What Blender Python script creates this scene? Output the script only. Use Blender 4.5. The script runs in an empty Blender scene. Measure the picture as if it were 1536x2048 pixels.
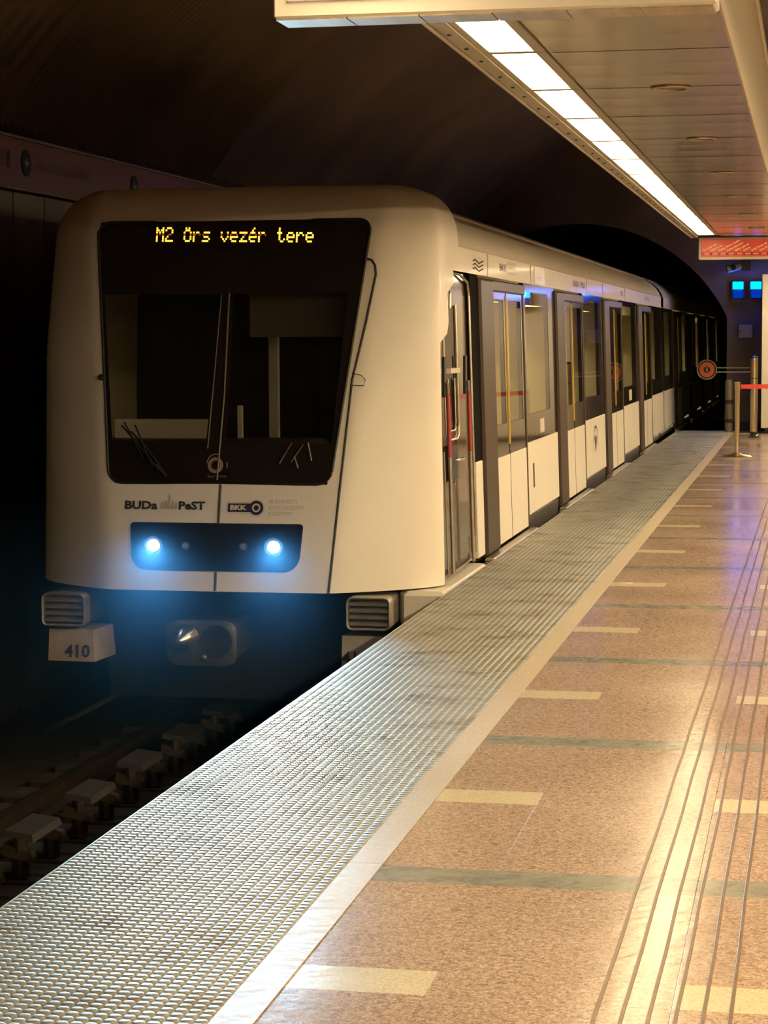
import bpy, math, random
from mathutils import Vector, Matrix, geometry
PI = math.pi
random.seed(7)
scene = bpy.context.scene
COL = scene.collection

# ------------------------------------------------------------------ camera
cam_d = bpy.data.cameras.new('camera')
cam = bpy.data.objects.new('camera', cam_d)
COL.objects.link(cam)
FPX, VPX, VPY, ROLL, CAM_H = 4300.0, 1625.0, 670.0, -0.004, 1.7
yv = Vector((VPX - 768, VPY - 1024, FPX)).normalized()
nv = Vector((1, ROLL, 0)).cross(yv).normalized()
if nv.y > 0: nv = -nv
xv = yv.cross(nv)
if xv.x < 0: xv = -xv
right = Vector((xv.x, yv.x, nv.x)); down = Vector((xv.y, yv.y, nv.y)); fwd = Vector((xv.z, yv.z, nv.z))
M3 = Matrix((right, -down, -fwd)).transposed()
cam.matrix_world = Matrix.Translation((0, 0, CAM_H)) @ M3.to_4x4()
cam_d.sensor_fit = 'VERTICAL'; cam_d.sensor_height = 36.0
cam_d.lens = FPX / 2048 * 36.0
cam_d.clip_start = 0.05; cam_d.clip_end = 300
scene.camera = cam

# ------------------------------------------------------------------ world, lights, exposure
world = bpy.data.worlds.new('world'); scene.world = world
world.use_nodes = True
world.node_tree.nodes['Background'].inputs[0].default_value = (0.02, 0.016, 0.012, 1)
world.node_tree.nodes['Background'].inputs[1].default_value = 0.15
scene.view_settings.view_transform = 'Standard'
scene.view_settings.look = 'None'
scene.view_settings.gamma = 1.0
scene.view_settings.use_curve_mapping = False
scene.view_settings.exposure = 0.22
scene.cycles.use_denoising = True
scene.cycles.max_bounces = 8
scene.cycles.transparent_max_bounces = 24
scene.cycles.sample_clamp_indirect = 6.0
scene.cycles.caustics_reflective = False
scene.cycles.caustics_refractive = False
LAMP_STRENGTH = 15.0         # ceiling light panels in view
FILL_LAMP = 105.0             # unseen fill lamps added to brighten the station
CAR_LAMP = 42.0              # lamps inside the carriages
HEAD_W = 2000.0              # beam of each headlamp
BLUE_STRENGTH = 14.0

# ------------------------------------------------------------------ materials
def new_mat(name):
    m = bpy.data.materials.new(name); m.use_nodes = True
    nt = m.node_tree; return m, nt, nt.nodes['Principled BSDF']

def mat(name, col, rough=0.5, metal=0.0, var=0.0, scale=6.0, bump=0.0, bscale=60.0, coat=0.0, emit=None, estr=0.0, rvar=0.0, spec=0.5, stretch=(1, 1, 1)):
    m, nt, b = new_mat(name)
    b.inputs['Base Color'].default_value = (*col, 1)
    b.inputs['Roughness'].default_value = rough
    b.inputs['Metallic'].default_value = metal
    b.inputs['Coat Weight'].default_value = coat
    b.inputs['Coat Roughness'].default_value = 0.08
    b.inputs['Specular IOR Level'].default_value = spec
    g = nt.nodes.new('ShaderNodeNewGeometry')
    mp = nt.nodes.new('ShaderNodeMapping'); mp.inputs['Scale'].default_value = stretch
    nt.links.new(g.outputs['Position'], mp.inputs['Vector'])
    n = nt.nodes.new('ShaderNodeTexNoise'); n.inputs['Scale'].default_value = scale; n.inputs['Detail'].default_value = 4
    nt.links.new(mp.outputs[0], n.inputs['Vector'])
    if var > 0:
        r = nt.nodes.new('ShaderNodeValToRGB')
        r.color_ramp.elements[0].position = 0.3; r.color_ramp.elements[1].position = 0.7
        r.color_ramp.elements[0].color = (*[c * (1 - var) for c in col], 1)
        r.color_ramp.elements[1].color = (*[min(1, c * (1 + var)) for c in col], 1)
        nt.links.new(n.outputs['Fac'], r.inputs[0]); nt.links.new(r.outputs[0], b.inputs['Base Color'])
    if rvar > 0:
        mr = nt.nodes.new('ShaderNodeMapRange')
        mr.inputs['To Min'].default_value = max(0, rough - rvar); mr.inputs['To Max'].default_value = rough + rvar
        nt.links.new(n.outputs['Fac'], mr.inputs['Value']); nt.links.new(mr.outputs[0], b.inputs['Roughness'])
    if bump > 0:
        n2 = nt.nodes.new('ShaderNodeTexNoise'); n2.inputs['Scale'].default_value = bscale; n2.inputs['Detail'].default_value = 3
        nt.links.new(mp.outputs[0], n2.inputs['Vector'])
        bp = nt.nodes.new('ShaderNodeBump'); bp.inputs['Strength'].default_value = bump; bp.inputs['Distance'].default_value = 0.01
        nt.links.new(n2.outputs['Fac'], bp.inputs['Height']); nt.links.new(bp.outputs[0], b.inputs['Normal'])
    if emit:
        b.inputs['Emission Color'].default_value = (*emit, 1); b.inputs['Emission Strength'].default_value = estr
    return m

def granite(name, c1, c2, c3, rough, scale=90.0, vein=0.35):
    """polished stone: mottled ground with short dark flecks"""
    m, nt, b = new_mat(name)
    g = nt.nodes.new('ShaderNodeNewGeometry')
    mp = nt.nodes.new('ShaderNodeMapping'); mp.inputs['Scale'].default_value = (1.0, 1.0, 1.0)
    nt.links.new(g.outputs['Position'], mp.inputs['Vector'])
    n = nt.nodes.new('ShaderNodeTexNoise'); n.inputs['Scale'].default_value = scale; n.inputs['Detail'].default_value = 3; n.inputs['Distortion'].default_value = 1.2
    nt.links.new(mp.outputs[0], n.inputs['Vector'])
    r = nt.nodes.new('ShaderNodeValToRGB')
    r.color_ramp.elements[0].position = 0.35; r.color_ramp.elements[0].color = (*c1, 1)
    r.color_ramp.elements[1].position = 0.62; r.color_ramp.elements[1].color = (*c2, 1)
    nt.links.new(n.outputs['Fac'], r.inputs[0])
    n2 = nt.nodes.new('ShaderNodeTexNoise'); n2.inputs['Scale'].default_value = scale * 0.75; n2.inputs['Detail'].default_value = 5; n2.inputs['Distortion'].default_value = 2.5
    nt.links.new(mp.outputs[0], n2.inputs['Vector'])
    r2 = nt.nodes.new('ShaderNodeValToRGB')
    r2.color_ramp.elements[0].position = 0.50 - 0.5 * 0.06; r2.color_ramp.elements[0].color = (0, 0, 0, 1)
    r2.color_ramp.elements[1].position = 0.53; r2.color_ramp.elements[1].color = (0, 0, 0, 1)
    e = r2.color_ramp.elements.new(0.50); e.color = (vein, vein, vein, 1)
    nt.links.new(n2.outputs['Fac'], r2.inputs[0])
    n3 = nt.nodes.new('ShaderNodeTexNoise'); n3.inputs['Scale'].default_value = 0.9; n3.inputs['Detail'].default_value = 4
    nt.links.new(mp.outputs[0], n3.inputs['Vector'])
    mx = nt.nodes.new('ShaderNodeMix'); mx.data_type = 'RGBA'
    nt.links.new(r2.outputs[0], mx.inputs['Factor']); nt.links.new(r.outputs[0], mx.inputs['A']); mx.inputs['B'].default_value = (*c3, 1)
    mx2 = nt.nodes.new('ShaderNodeMix'); mx2.data_type = 'RGBA'; mx2.blend_type = 'MULTIPLY'; mx2.inputs['Factor'].default_value = 0.35
    r3 = nt.nodes.new('ShaderNodeValToRGB')
    r3.color_ramp.elements[0].position = 0.3; r3.color_ramp.elements[0].color = (0.62, 0.60, 0.58, 1)
    r3.color_ramp.elements[1].position = 0.7; r3.color_ramp.elements[1].color = (1, 1, 1, 1)
    nt.links.new(n3.outputs['Fac'], r3.inputs[0])
    nt.links.new(mx.outputs['Result'], mx2.inputs['A']); nt.links.new(r3.outputs[0], mx2.inputs['B'])
    nt.links.new(mx2.outputs['Result'], b.inputs['Base Color'])
    mr = nt.nodes.new('ShaderNodeMapRange'); mr.inputs['To Min'].default_value = rough * 0.6; mr.inputs['To Max'].default_value = rough * 1.4
    nt.links.new(n3.outputs['Fac'], mr.inputs['Value']); nt.links.new(mr.outputs[0], b.inputs['Roughness'])
    n4 = nt.nodes.new('ShaderNodeTexNoise'); n4.inputs['Scale'].default_value = 14; n4.inputs['Detail'].default_value = 3
    nt.links.new(mp.outputs[0], n4.inputs['Vector'])
    bp = nt.nodes.new('ShaderNodeBump'); bp.inputs['Strength'].default_value = 0.12; bp.inputs['Distance'].default_value = 0.01
    nt.links.new(n4.outputs['Fac'], bp.inputs['Height']); nt.links.new(bp.outputs[0], b.inputs['Normal'])
    return m

def steel_plate(name, k=1.0, rg=0.0, tone=(1, 1, 1)):
    m, nt, b = new_mat(name)
    g = nt.nodes.new('ShaderNodeNewGeometry')
    n = nt.nodes.new('ShaderNodeTexNoise'); n.inputs['Scale'].default_value = 3.2; n.inputs['Detail'].default_value = 6; n.inputs['Roughness'].default_value = 0.62
    nt.links.new(g.outputs['Position'], n.inputs['Vector'])
    r = nt.nodes.new('ShaderNodeValToRGB')
    el = r.color_ramp.elements
    el[0].position = 0.30; el[0].color = (0.22, 0.17, 0.12, 1)
    el[1].position = 0.47; el[1].color = (0.45, 0.45, 0.42, 1)
    e = el.new(0.39); e.color = (0.36, 0.33, 0.28, 1)
    e = el.new(0.7); e.color = (0.52, 0.53, 0.52, 1)
    for e in el: e.color = (*[min(.9, c * k * tt) for c, tt in zip(e.color[:3], tone)], 1)
    nt.links.new(n.outputs['Fac'], r.inputs[0]); nt.links.new(r.outputs[0], b.inputs['Base Color'])
    mr = nt.nodes.new('ShaderNodeMapRange'); mr.inputs['From Min'].default_value = 0.3; mr.inputs['From Max'].default_value = 0.7
    mr.inputs['To Min'].default_value = 0.50 + rg; mr.inputs['To Max'].default_value = 0.36 + rg
    nt.links.new(n.outputs['Fac'], mr.inputs['Value']); nt.links.new(mr.outputs[0], b.inputs['Roughness'])
    b.inputs['Metallic'].default_value = 0.75
    n2 = nt.nodes.new('ShaderNodeTexNoise'); n2.inputs['Scale'].default_value = 220; n2.inputs['Detail'].default_value = 2
    nt.links.new(g.outputs['Position'], n2.inputs['Vector'])
    bp = nt.nodes.new('ShaderNodeBump'); bp.inputs['Strength'].default_value = 0.15; bp.inputs['Distance'].default_value = 0.002
    nt.links.new(n2.outputs['Fac'], bp.inputs['Height']); nt.links.new(bp.outputs[0], b.inputs['Normal'])
    return m

def glass(name, tint, ior=1.5, rough=0.01):
    m = bpy.data.materials.new(name); m.use_nodes = True; nt = m.node_tree
    for n in list(nt.nodes): nt.nodes.remove(n)
    o = nt.nodes.new('ShaderNodeOutputMaterial'); mx = nt.nodes.new('ShaderNodeMixShader')
    t = nt.nodes.new('ShaderNodeBsdfTransparent'); t.inputs[0].default_value = (*tint, 1)
    gl = nt.nodes.new('ShaderNodeBsdfGlossy'); gl.inputs['Roughness'].default_value = rough
    f = nt.nodes.new('ShaderNodeFresnel'); f.inputs[0].default_value = ior
    g = nt.nodes.new('ShaderNodeNewGeometry'); ma = nt.nodes.new('ShaderNodeMath'); ma.operation = 'SUBTRACT'; ma.use_clamp = True
    nt.links.new(f.outputs[0], ma.inputs[0]); nt.links.new(g.outputs['Backfacing'], ma.inputs[1])
    nt.links.new(ma.outputs[0], mx.inputs[0]); nt.links.new(t.outputs[0], mx.inputs[1]); nt.links.new(gl.outputs[0], mx.inputs[2])
    nt.links.new(mx.outputs[0], o.inputs[0])
    return m

def emission(name, col, strength):
    m = bpy.data.materials.new(name); m.use_nodes = True; nt = m.node_tree
    for n in list(nt.nodes): nt.nodes.remove(n)
    o = nt.nodes.new('ShaderNodeOutputMaterial'); e = nt.nodes.new('ShaderNodeEmission')
    e.inputs[0].default_value = (*col, 1); e.inputs[1].default_value = strength
    nt.links.new(e.outputs[0], o.inputs[0])
    return m

def lamp_panel(name, LAMP_STRENGTH):
    """prismatic diffuser with a tube behind: brighter band along its length"""
    m = emission(name, (1.0, 0.76, 0.44), LAMP_STRENGTH); nt = m.node_tree
    e = [n for n in nt.nodes if n.type == 'EMISSION'][0]
    g = nt.nodes.new('ShaderNodeTexCoord')
    n = nt.nodes.new('ShaderNodeTexNoise'); n.inputs['Scale'].default_value = 3.0; n.inputs['Detail'].default_value = 5
    mp = nt.nodes.new('ShaderNodeMapping'); mp.inputs['Scale'].default_value = (1.5, 6.0, 1)
    nt.links.new(g.outputs['Object'], mp.inputs[0]); nt.links.new(mp.outputs[0], n.inputs['Vector'])
    mr = nt.nodes.new('ShaderNodeMapRange'); mr.inputs['To Min'].default_value = LAMP_STRENGTH * 0.6; mr.inputs['To Max'].default_value = LAMP_STRENGTH * 1.35
    nt.links.new(n.outputs['Fac'], mr.inputs['Value']); nt.links.new(mr.outputs[0], e.inputs[1])
    return m

WHITE = mat('white_paint', (0.82, 0.76, 0.65), 0.45, 0, 0.03, 2.0, coat=0.05)
CREAM = mat('cream_paint', (0.72, 0.66, 0.55), 0.35, 0, 0.05, 3.0)
ROOFM = mat('roof_paint', (0.50, 0.44, 0.34), 0.4, 0, 0.1, 3.0)
BLACKG = mat('black_gloss', (0.012, 0.010, 0.009), 0.09, 0, 0, coat=0.15, spec=0.4)
MATT = mat('dead_black', (0.006, 0.006, 0.006), 0.9, spec=0.05)
BLACK = mat('black_matt', (0.012, 0.012, 0.013), 0.6, 0, 0.2, 8)
GASKET = mat('black_gasket', (0.008, 0.008, 0.008), 0.5)
BROWNF = mat('brown_door_frame', (0.048, 0.031, 0.022), 0.4, 0.0, 0.1, 3, spec=0.25)
CABDOOR = mat('dark_brown_gloss', (0.055, 0.036, 0.024), 0.12, 0.3, 0.1, 3, coat=0.8)
GLASS_S = glass('side_glass', (0.88, 0.87, 0.82), 1.28)
GLASS_W = glass('windscreen_glass', (0.66, 0.66, 0.62), 1.3)
SILVER = mat('brushed_steel', (0.62, 0.58, 0.50), 0.28, 0.95, 0.1, 12)
CHROME = mat('polished_steel', (0.75, 0.72, 0.66), 0.12, 1.0)
BRASSY = mat('brass_steel', (0.72, 0.60, 0.38), 0.34, 1.0)
DARKMET = mat('dark_metal', (0.05, 0.045, 0.04), 0.5, 0.5, 0.3, 10, bump=0.2)
BUFFER2 = mat('buffer_dark', (0.12, 0.10, 0.08), 0.5, 0.3, 0.2, 12)
BUFFER = mat('buffer_grey', (0.30, 0.26, 0.21), 0.45, 0.3, 0.2, 12)
PLATEM = mat('number_plate_paint', (0.42, 0.36, 0.28), 0.5, 0, 0.15, 8)
RED = mat('red_rail', (0.40, 0.05, 0.055), 0.45)
YELLOW = mat('yellow_edge', (0.85, 0.55, 0.05), 0.4)
INNER = mat('carriage_lining', (0.60, 0.53, 0.33), 0.45, 0, 0.08, 2)
INFLOOR = mat('carriage_floor', (0.12, 0.10, 0.09), 0.6, 0, 0.2, 5)
SEATM = mat('seat_brown', (0.36, 0.22, 0.11), 0.5, 0, 0.1, 5)
BLIND = mat('sun_blind', (0.12, 0.10, 0.075), 0.8)
CABGREY = mat('cab_grey', (0.02, 0.019, 0.017), 0.6, 0, 0.2, 4)
NAVY = mat('navy_print', (0.016, 0.014, 0.045), 0.5)
INK = mat('dark_print', (0.035, 0.028, 0.03), 0.5)
GREYINK = mat('pale_grey_print', (0.50, 0.43, 0.36), 0.5)
EMBLEM = mat('copper_grey_emblem', (0.35, 0.24, 0.19), 0.4, 0.3)
PINK = granite('pink_granite', (0.31, 0.21, 0.15), (0.585, 0.445, 0.34), (0.10, 0.055, 0.04), 0.20, 62, 0.95)
YELT = granite('pale_terrazzo', (0.50, 0.43, 0.27), (0.68, 0.61, 0.43), (0.25, 0.2, 0.12), 0.24, 120, 0.5)
GREYT = granite('grey_marble', (0.20, 0.20, 0.16), (0.29, 0.285, 0.235), (0.38, 0.37, 0.31), 0.22, 12, 0.4)
CURB = granite('beige_edge_stone', (0.44, 0.37, 0.27), (0.54, 0.465, 0.355), (0.28, 0.22, 0.15), 0.5, 60, 0.25)
GROUT = mat('grout', (0.22, 0.15, 0.10), 0.8)
STRIP = mat('bronze_guide_strip', (0.20, 0.125, 0.06), 0.35, 0.5, 0.2, 20)
STEELP = steel_plate('worn_steel_plate', 1.55, 0.02, (0.97, 1.0, 1.0))  # brightened: headlamp light on the ground is put into its colour
STUDM = steel_plate('worn_stud_tops', 0.90, 0.06, (1.0, 1.0, 0.98))  # same steel, walked on and toned darker than the headlamp-lit ground
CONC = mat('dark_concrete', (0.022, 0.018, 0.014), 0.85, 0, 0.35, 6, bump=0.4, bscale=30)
RAILM = mat('rail_steel', (0.04, 0.028, 0.02), 0.45, 0.6, 0.3, 15)
COVERM = mat('cover_board', (0.013, 0.009, 0.006), 0.7, 0, 0.2, 8)
VAULT = mat('vault_sheet', (0.13, 0.10, 0.068), 0.6, 0.1, 0.35, 0.7)
WALLP = mat('wall_panel_bronze', (0.11, 0.085, 0.055), 0.35, 0.4, 0.3, 2, stretch=(1, 1, 0.2))
WALLD = mat('plaster_dark', (0.12, 0.095, 0.085), 0.75, 0, 0.2, 1.5, bump=0.15, bscale=40)
BAND = mat('red_name_band', (0.26, 0.012, 0.012), 0.35, 0, 0.1, 3)
BANDTXT = mat('name_band_letters', (0.16, 0.055, 0.02), 0.5)
BANDEDGE = mat('name_band_edge', (0.42, 0.30, 0.22), 0.45, 0.3)
CEILM = mat('ceiling_sheet', (0.68, 0.58, 0.44), 0.17, 0.55, 0.06, 2.5, bump=0.05, bscale=3, rvar=0.06)
FRAMEM = mat('lamp_frame', (0.45, 0.38, 0.26), 0.35, 0.7)
SIGNW = mat('sign_frame_white', (0.82, 0.76, 0.64), 0.3, 0, 0.02, 2)
SIGNF = mat('sign_face_white', (0.70, 0.64, 0.60), 0.4, emit=(1, 0.9, 0.78), estr=0.12)  # faint emission stands in for platform light on the face
LAMP = lamp_panel('lamp_diffuser', LAMP_STRENGTH)
LAMP2 = lamp_panel('fill_lamp_diffuser', FILL_LAMP)
REDSIGN = mat('route_sign_red', (0.50, 0.045, 0.02), 0.3, 0, 0.35, 2.5, emit=(0.9, 0.12, 0.05), estr=0.25)
SIGNTXT = mat('route_sign_letters', (0.8, 0.5, 0.28), 0.5, emit=(1, 0.5, 0.22), estr=0.35)
LED_ON = emission('led_amber', (1.0, 0.42, 0.03), 5.0)
LED_DIM = emission('led_amber_dim', (0.55, 0.08, 0.0), 0.8)
HEADLAMP = emission('headlamp_bulb', (0.55, 0.85, 1.0), 60.0)
CARLAMP = emission('carriage_lamp', (1.0, 0.86, 0.55), CAR_LAMP)
BLUEL = emission('blue_lamp', (0.0, 0.13, 1.0), BLUE_STRENGTH)
BLUED = emission('blue_lamp_dim', (0.0, 0.04, 0.5), 0.8)
LENS = mat('lamp_lens', (0.35, 0.33, 0.28), 0.15, 0.5, coat=1)
REFL = mat('lamp_reflector', (0.75, 0.82, 0.85), 0.2, 0.9)
BOXM = mat('wall_box_grey', (0.30, 0.27, 0.30), 0.5)
ORANGE = mat('orange_red_disc', (0.52, 0.10, 0.03), 0.45)
BELT = mat('red_belt', (0.75, 0.05, 0.03), 0.5)
RECESS = mat('recess_dark', (0.10, 0.07, 0.045), 0.5, 0.3)

# ------------------------------------------------------------------ mesh helpers
WORLD = {}     # object name -> world location of its origin
class MB:
    def __init__(s): s.v = []; s.f = []
    def add(s, vs, fs):
        n = len(s.v); s.v += [tuple(v) for v in vs]; s.f += [tuple(i + n for i in f) for f in fs]; return s
    def box(s, x0, x1, y0, y1, z0, z1):
        return s.add([(x0, y0, z0), (x1, y0, z0), (x1, y1, z0), (x0, y1, z0), (x0, y0, z1), (x1, y0, z1), (x1, y1, z1), (x0, y1, z1)],
                     [(0, 3, 2, 1), (4, 5, 6, 7), (0, 1, 5, 4), (1, 2, 6, 5), (2, 3, 7, 6), (3, 0, 4, 7)])
    def hexa(s, p):       # 8 points, bottom ring then top ring
        return s.add(p, [(0, 3, 2, 1), (4, 5, 6, 7), (0, 1, 5, 4), (1, 2, 6, 5), (2, 3, 7, 6), (3, 0, 4, 7)])
    def bbox(s, x0, x1, y0, y1, z0, z1, b=0.01):     # box with chamfered edges
        b = min(b, (x1 - x0) / 2.1, (y1 - y0) / 2.1, (z1 - z0) / 2.1)
        lv = [(z0, b), (z0 + b, 0), (z1 - b, 0), (z1, b)]
        rings = []
        for z, i in lv:
            c = b
            X0, X1, Y0, Y1 = x0 + i, x1 - i, y0 + i, y1 - i
            c = b * 0.6
            rings.append([(X0 + c, Y0, z), (X1 - c, Y0, z), (X1, Y0 + c, z), (X1, Y1 - c, z), (X1 - c, Y1, z), (X0 + c, Y1, z), (X0, Y1 - c, z), (X0, Y0 + c, z)])
        return s.rings(rings)
    def rings(s, rings, cap=True):
        n = len(rings[0]); vs = [p for r in rings for p in r]; fs = []
        for k in range(len(rings) - 1):
            for i in range(n):
                j = (i + 1) % n
                fs.append((k * n + i, k * n + j, (k + 1) * n + j, (k + 1) * n + i))
        if cap: fs += [tuple(reversed(range(n))), tuple(range((len(rings) - 1) * n, len(rings) * n))]
        return s.add(vs, fs)
    def tube(s, pts, r, n=8, cap=True):
        pts = [Vector(p) for p in pts]; rings = []
        rr = r if isinstance(r, (list, tuple)) else [r] * len(pts)
        for i, p in enumerate(pts):
            d = (pts[min(i + 1, len(pts) - 1)] - pts[max(i - 1, 0)]).normalized()
            a = Vector((0, 0, 1)) if abs(d.z) < 0.9 else Vector((1, 0, 0))
            u = d.cross(a).normalized(); w = d.cross(u)
            rings.append([p + (u * math.cos(2 * PI * k / n) + w * math.sin(2 * PI * k / n)) * rr[i] for k in range(n)])
        return s.rings(rings, cap)
    def lathe(s, prof, c, axis='z', n=24, cap=True):
        rings = []
        for r, h in prof:
            ring = []
            for k in range(n):
                a = 2 * PI * k / n; ca, sa = r * math.cos(a), r * math.sin(a)
                if axis == 'z': ring.append((c[0] + ca, c[1] + sa, c[2] + h))
                elif axis == 'y': ring.append((c[0] + ca, c[1] + h, c[2] + sa))
                else: ring.append((c[0] + h, c[1] + ca, c[2] + sa))
            rings.append(ring)
        return s.rings(rings, cap)
    def grid(s, rows):
        m = len(rows[0]); vs = [p for r in rows for p in r]
        return s.add(vs, [(k * m + i, k * m + i + 1, (k + 1) * m + i + 1, (k + 1) * m + i) for k in range(len(rows) - 1) for i in range(m - 1)])

def setp(o, **k):
    for a, b in k.items():
        if b is not None: o[a] = b

def thing(name, label, cat, loc=(0, 0, 0), group=None, kind=None):
    o = bpy.data.objects.new(name, None); COL.objects.link(o); o.location = loc
    o.empty_display_size = 0.1
    WORLD[o.name] = Vector(loc)
    setp(o, label=label, category=cat, group=group, kind=kind)
    return o

def obj(name, mb, m, parent=None, smooth=None, label=None, cat=None, group=None, kind=None, origin=None):
    """link one mesh object; mb is in world coordinates"""
    org = Vector(origin) if origin else (WORLD[parent.name] if parent else Vector((0, 0, 0)))
    me = bpy.data.meshes.new(name)
    me.from_pydata([tuple(Vector(v) - org) for v in mb.v], [], mb.f)
    me.materials.append(m)
    if smooth is not None:
        for p in me.polygons: p.use_smooth = True
        me.set_sharp_from_angle(angle=math.radians(smooth))
    me.update()
    o = bpy.data.objects.new(name, me); COL.objects.link(o)
    o.location = org - (WORLD[parent.name] if parent else Vector((0, 0, 0)))
    WORLD[o.name] = org
    if parent: o.parent = parent
    setp(o, label=label, category=cat, group=group, kind=kind)
    return o

def struct(name, mb, m, smooth=None, label=None):
    return obj(name, mb, m, smooth=smooth, kind='structure', label=label)

def link_copy(src, name, loc, parent):
    """copy sharing mesh data; loc is the world place of its origin"""
    o = src.copy(); o.name = name; COL.objects.link(o)
    o.parent = parent; o.location = Vector(loc) - (WORLD[parent.name] if parent else Vector((0, 0, 0)))
    WORLD[o.name] = Vector(loc)
    return o

def text_mb(txt, size, org, ex, ey, width=None, extr=0.0, align='LEFT', fmap=None, shear=0.0, bold=0.0):
    """text as a flat mesh: origin, unit vector along the line, unit vector up"""
    c = bpy.data.curves.new('t', 'FONT'); c.body = txt; c.size = size; c.extrude = extr; c.align_x = align; c.resolution_u = 2
    c.shear = shear; c.offset = bold
    o = bpy.data.objects.new('t', c); COL.objects.link(o)
    dg = bpy.context.evaluated_depsgraph_get()
    me = bpy.data.meshes.new_from_object(o.evaluated_get(dg))
    ex, ey = Vector(ex), Vector(ey); en = ex.cross(ey); org = Vector(org)
    xs = [v.co.x for v in me.vertices]; k = 1.0
    if width and xs: k = width / (max(xs) - min(xs))
    vs = []
    for v in me.vertices:
        p = org + ex * v.co.x * k + ey * v.co.y + en * v.co.z
        vs.append(fmap(p) if fmap else p)
    mb = MB().add(vs, [tuple(p.vertices) for p in me.polygons])
    bpy.data.objects.remove(o); bpy.data.curves.remove(c); bpy.data.meshes.remove(me)
    return mb

# ================================================================== THE SETTING
PER, Y_G = 2.31, 6.69           # cross strips repeat every 2.31 m; far edge of one at 6.69
EDGE, CL, CR = -2.36, -1.455, -1.342
YEND = 38.9
mb = MB(); mb.box(EDGE + 0.002, 4.4, -8, YEND, -1.35, -0.006)
floor = struct('floor', mb, GROUT)

def tile(name, x0, x1, y0, y1, m, parent, j=0.0007, z=0.0):
    mb = MB(); b = 0.0003
    X0, X1, Y0, Y1 = x0 + j, x1 - j, y0 + j, y1 - j
    mb.add([(X0, Y0, -0.006), (X1, Y0, -0.006), (X1, Y1, -0.006), (X0, Y1, -0.006),
            (X0, Y0, z - b), (X1, Y0, z - b), (X1, Y1, z - b), (X0, Y1, z - b),
            (X0 + b, Y0 + b, z), (X1 - b, Y0 + b, z), (X1 - b, Y1 - b, z), (X0 + b, Y1 - b, z)],
           [(0, 1, 5, 4), (1, 2, 6, 5), (2, 3, 7, 6), (3, 0, 4, 7), (4, 5, 9, 8), (5, 6, 10, 9), (6, 7, 11, 10), (7, 4, 8, 11), (8, 9, 10, 11)])
    return obj(name, mb, m, parent, origin=(x0, y0, 0))

def add_tile(mb, x0, x1, y0, y1):
    mb.box(x0 + 0.0012, x1 - 0.0012, y0 + 0.0012, y1 - 0.0012, -0.0059, 0.0)

xs = [CR, -0.965, -0.33, 0.045]
far_p, far_y, far_g = MB(), MB(), MB()
k0 = -6
for k in range(k0, 15):
    yg1 = Y_G + PER * k; yg0 = yg1 - 0.195
    yy1 = yg0 - 0.965 + 0.045; yy0 = yy1 - 0.215       # pale dashes half way
    yprev = yg1 - PER
    rows = [(yprev, yy0, 'p'), (yy0, yy1, 'y'), (yy1, yg0, 'p')]
    if yprev > YEND: break
    near = yg1 > 3.2
    yc = lambda y: min(y, YEND)
    if yg0 < YEND:
        for a, b in ((CR, -0.965), (-0.965, -0.33), (-0.33, 0.045)):
            if near: tile('grey_strip_tile', a, b, yg0, yc(yg1), GREYT, floor)
            else: add_tile(far_g, a, b, yg0, yc(yg1))
        add_tile(far_g, 0.045, 4.3, yg0, yc(yg1))
    for (y0, y1, t) in rows:
        if y0 >= YEND - 0.02: continue
        y1 = yc(y1)
        for i in range(3):
            m_ = YELT if (t == 'y' and i != 1) else PINK
            if near: tile('pale_dash_tile' if m_ is YELT else 'pink_tile', xs[i], xs[i + 1], y0, y1, m_, floor)
            else: add_tile(far_y if m_ is YELT else far_p, xs[i], xs[i + 1], y0, y1)
        x = 0.045; i = 1
        while x < 4.2:
            w = 0.635 if i % 2 else 0.375
            add_tile(far_y if (t == 'y' and i % 2 == 0) else far_p, x, min(4.3, x + w), y0, y1)
            x += w; i += 1
for mb_, m_, n_ in ((far_p, PINK, 'pink_paving'), (far_y, YELT, 'pale_dash_paving'), (far_g, GREYT, 'grey_strip_paving')):
    obj(n_, mb_, m_, floor, kind='stuff')
# edge stones between the tiles and the steel plates
y = -6.0; i = 0
while y < YEND - 0.3:
    L = 1.155 if y + 1.155 < YEND else YEND - y
    tile('edge_stone', CL, CR, y, y + L, CURB, floor, z=0.001); y += L
# guide strips for blind walkers, jogging a little from tile to tile
for s in range(6):
    mb = MB(); rl, rr = [], []
    y = 3.0; n = 0
    while y < 33.0:
        jog = 0.0045 * (((n * 7 + 3) % 5) / 4.0 - 0.5)
        xc = -0.515 + 0.067 * s + 0.0045 * (y - 5.2) * (1 - 0.12 * s) + jog
        rl.append((xc - 0.0055, y)); rr.append((xc + 0.0055, y))
        y += 0.577; n += 1
    top = [[(a[0], a[1], 0.0004), (a[0] + 0.001, a[1], 0.0026), (b[0] - 0.001, b[1], 0.0026), (b[0], b[1], 0.0004)] for a, b in zip(rl, rr)]
    mb.grid(top)
    obj('guide_strip', mb, STRIP, floor)
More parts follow.
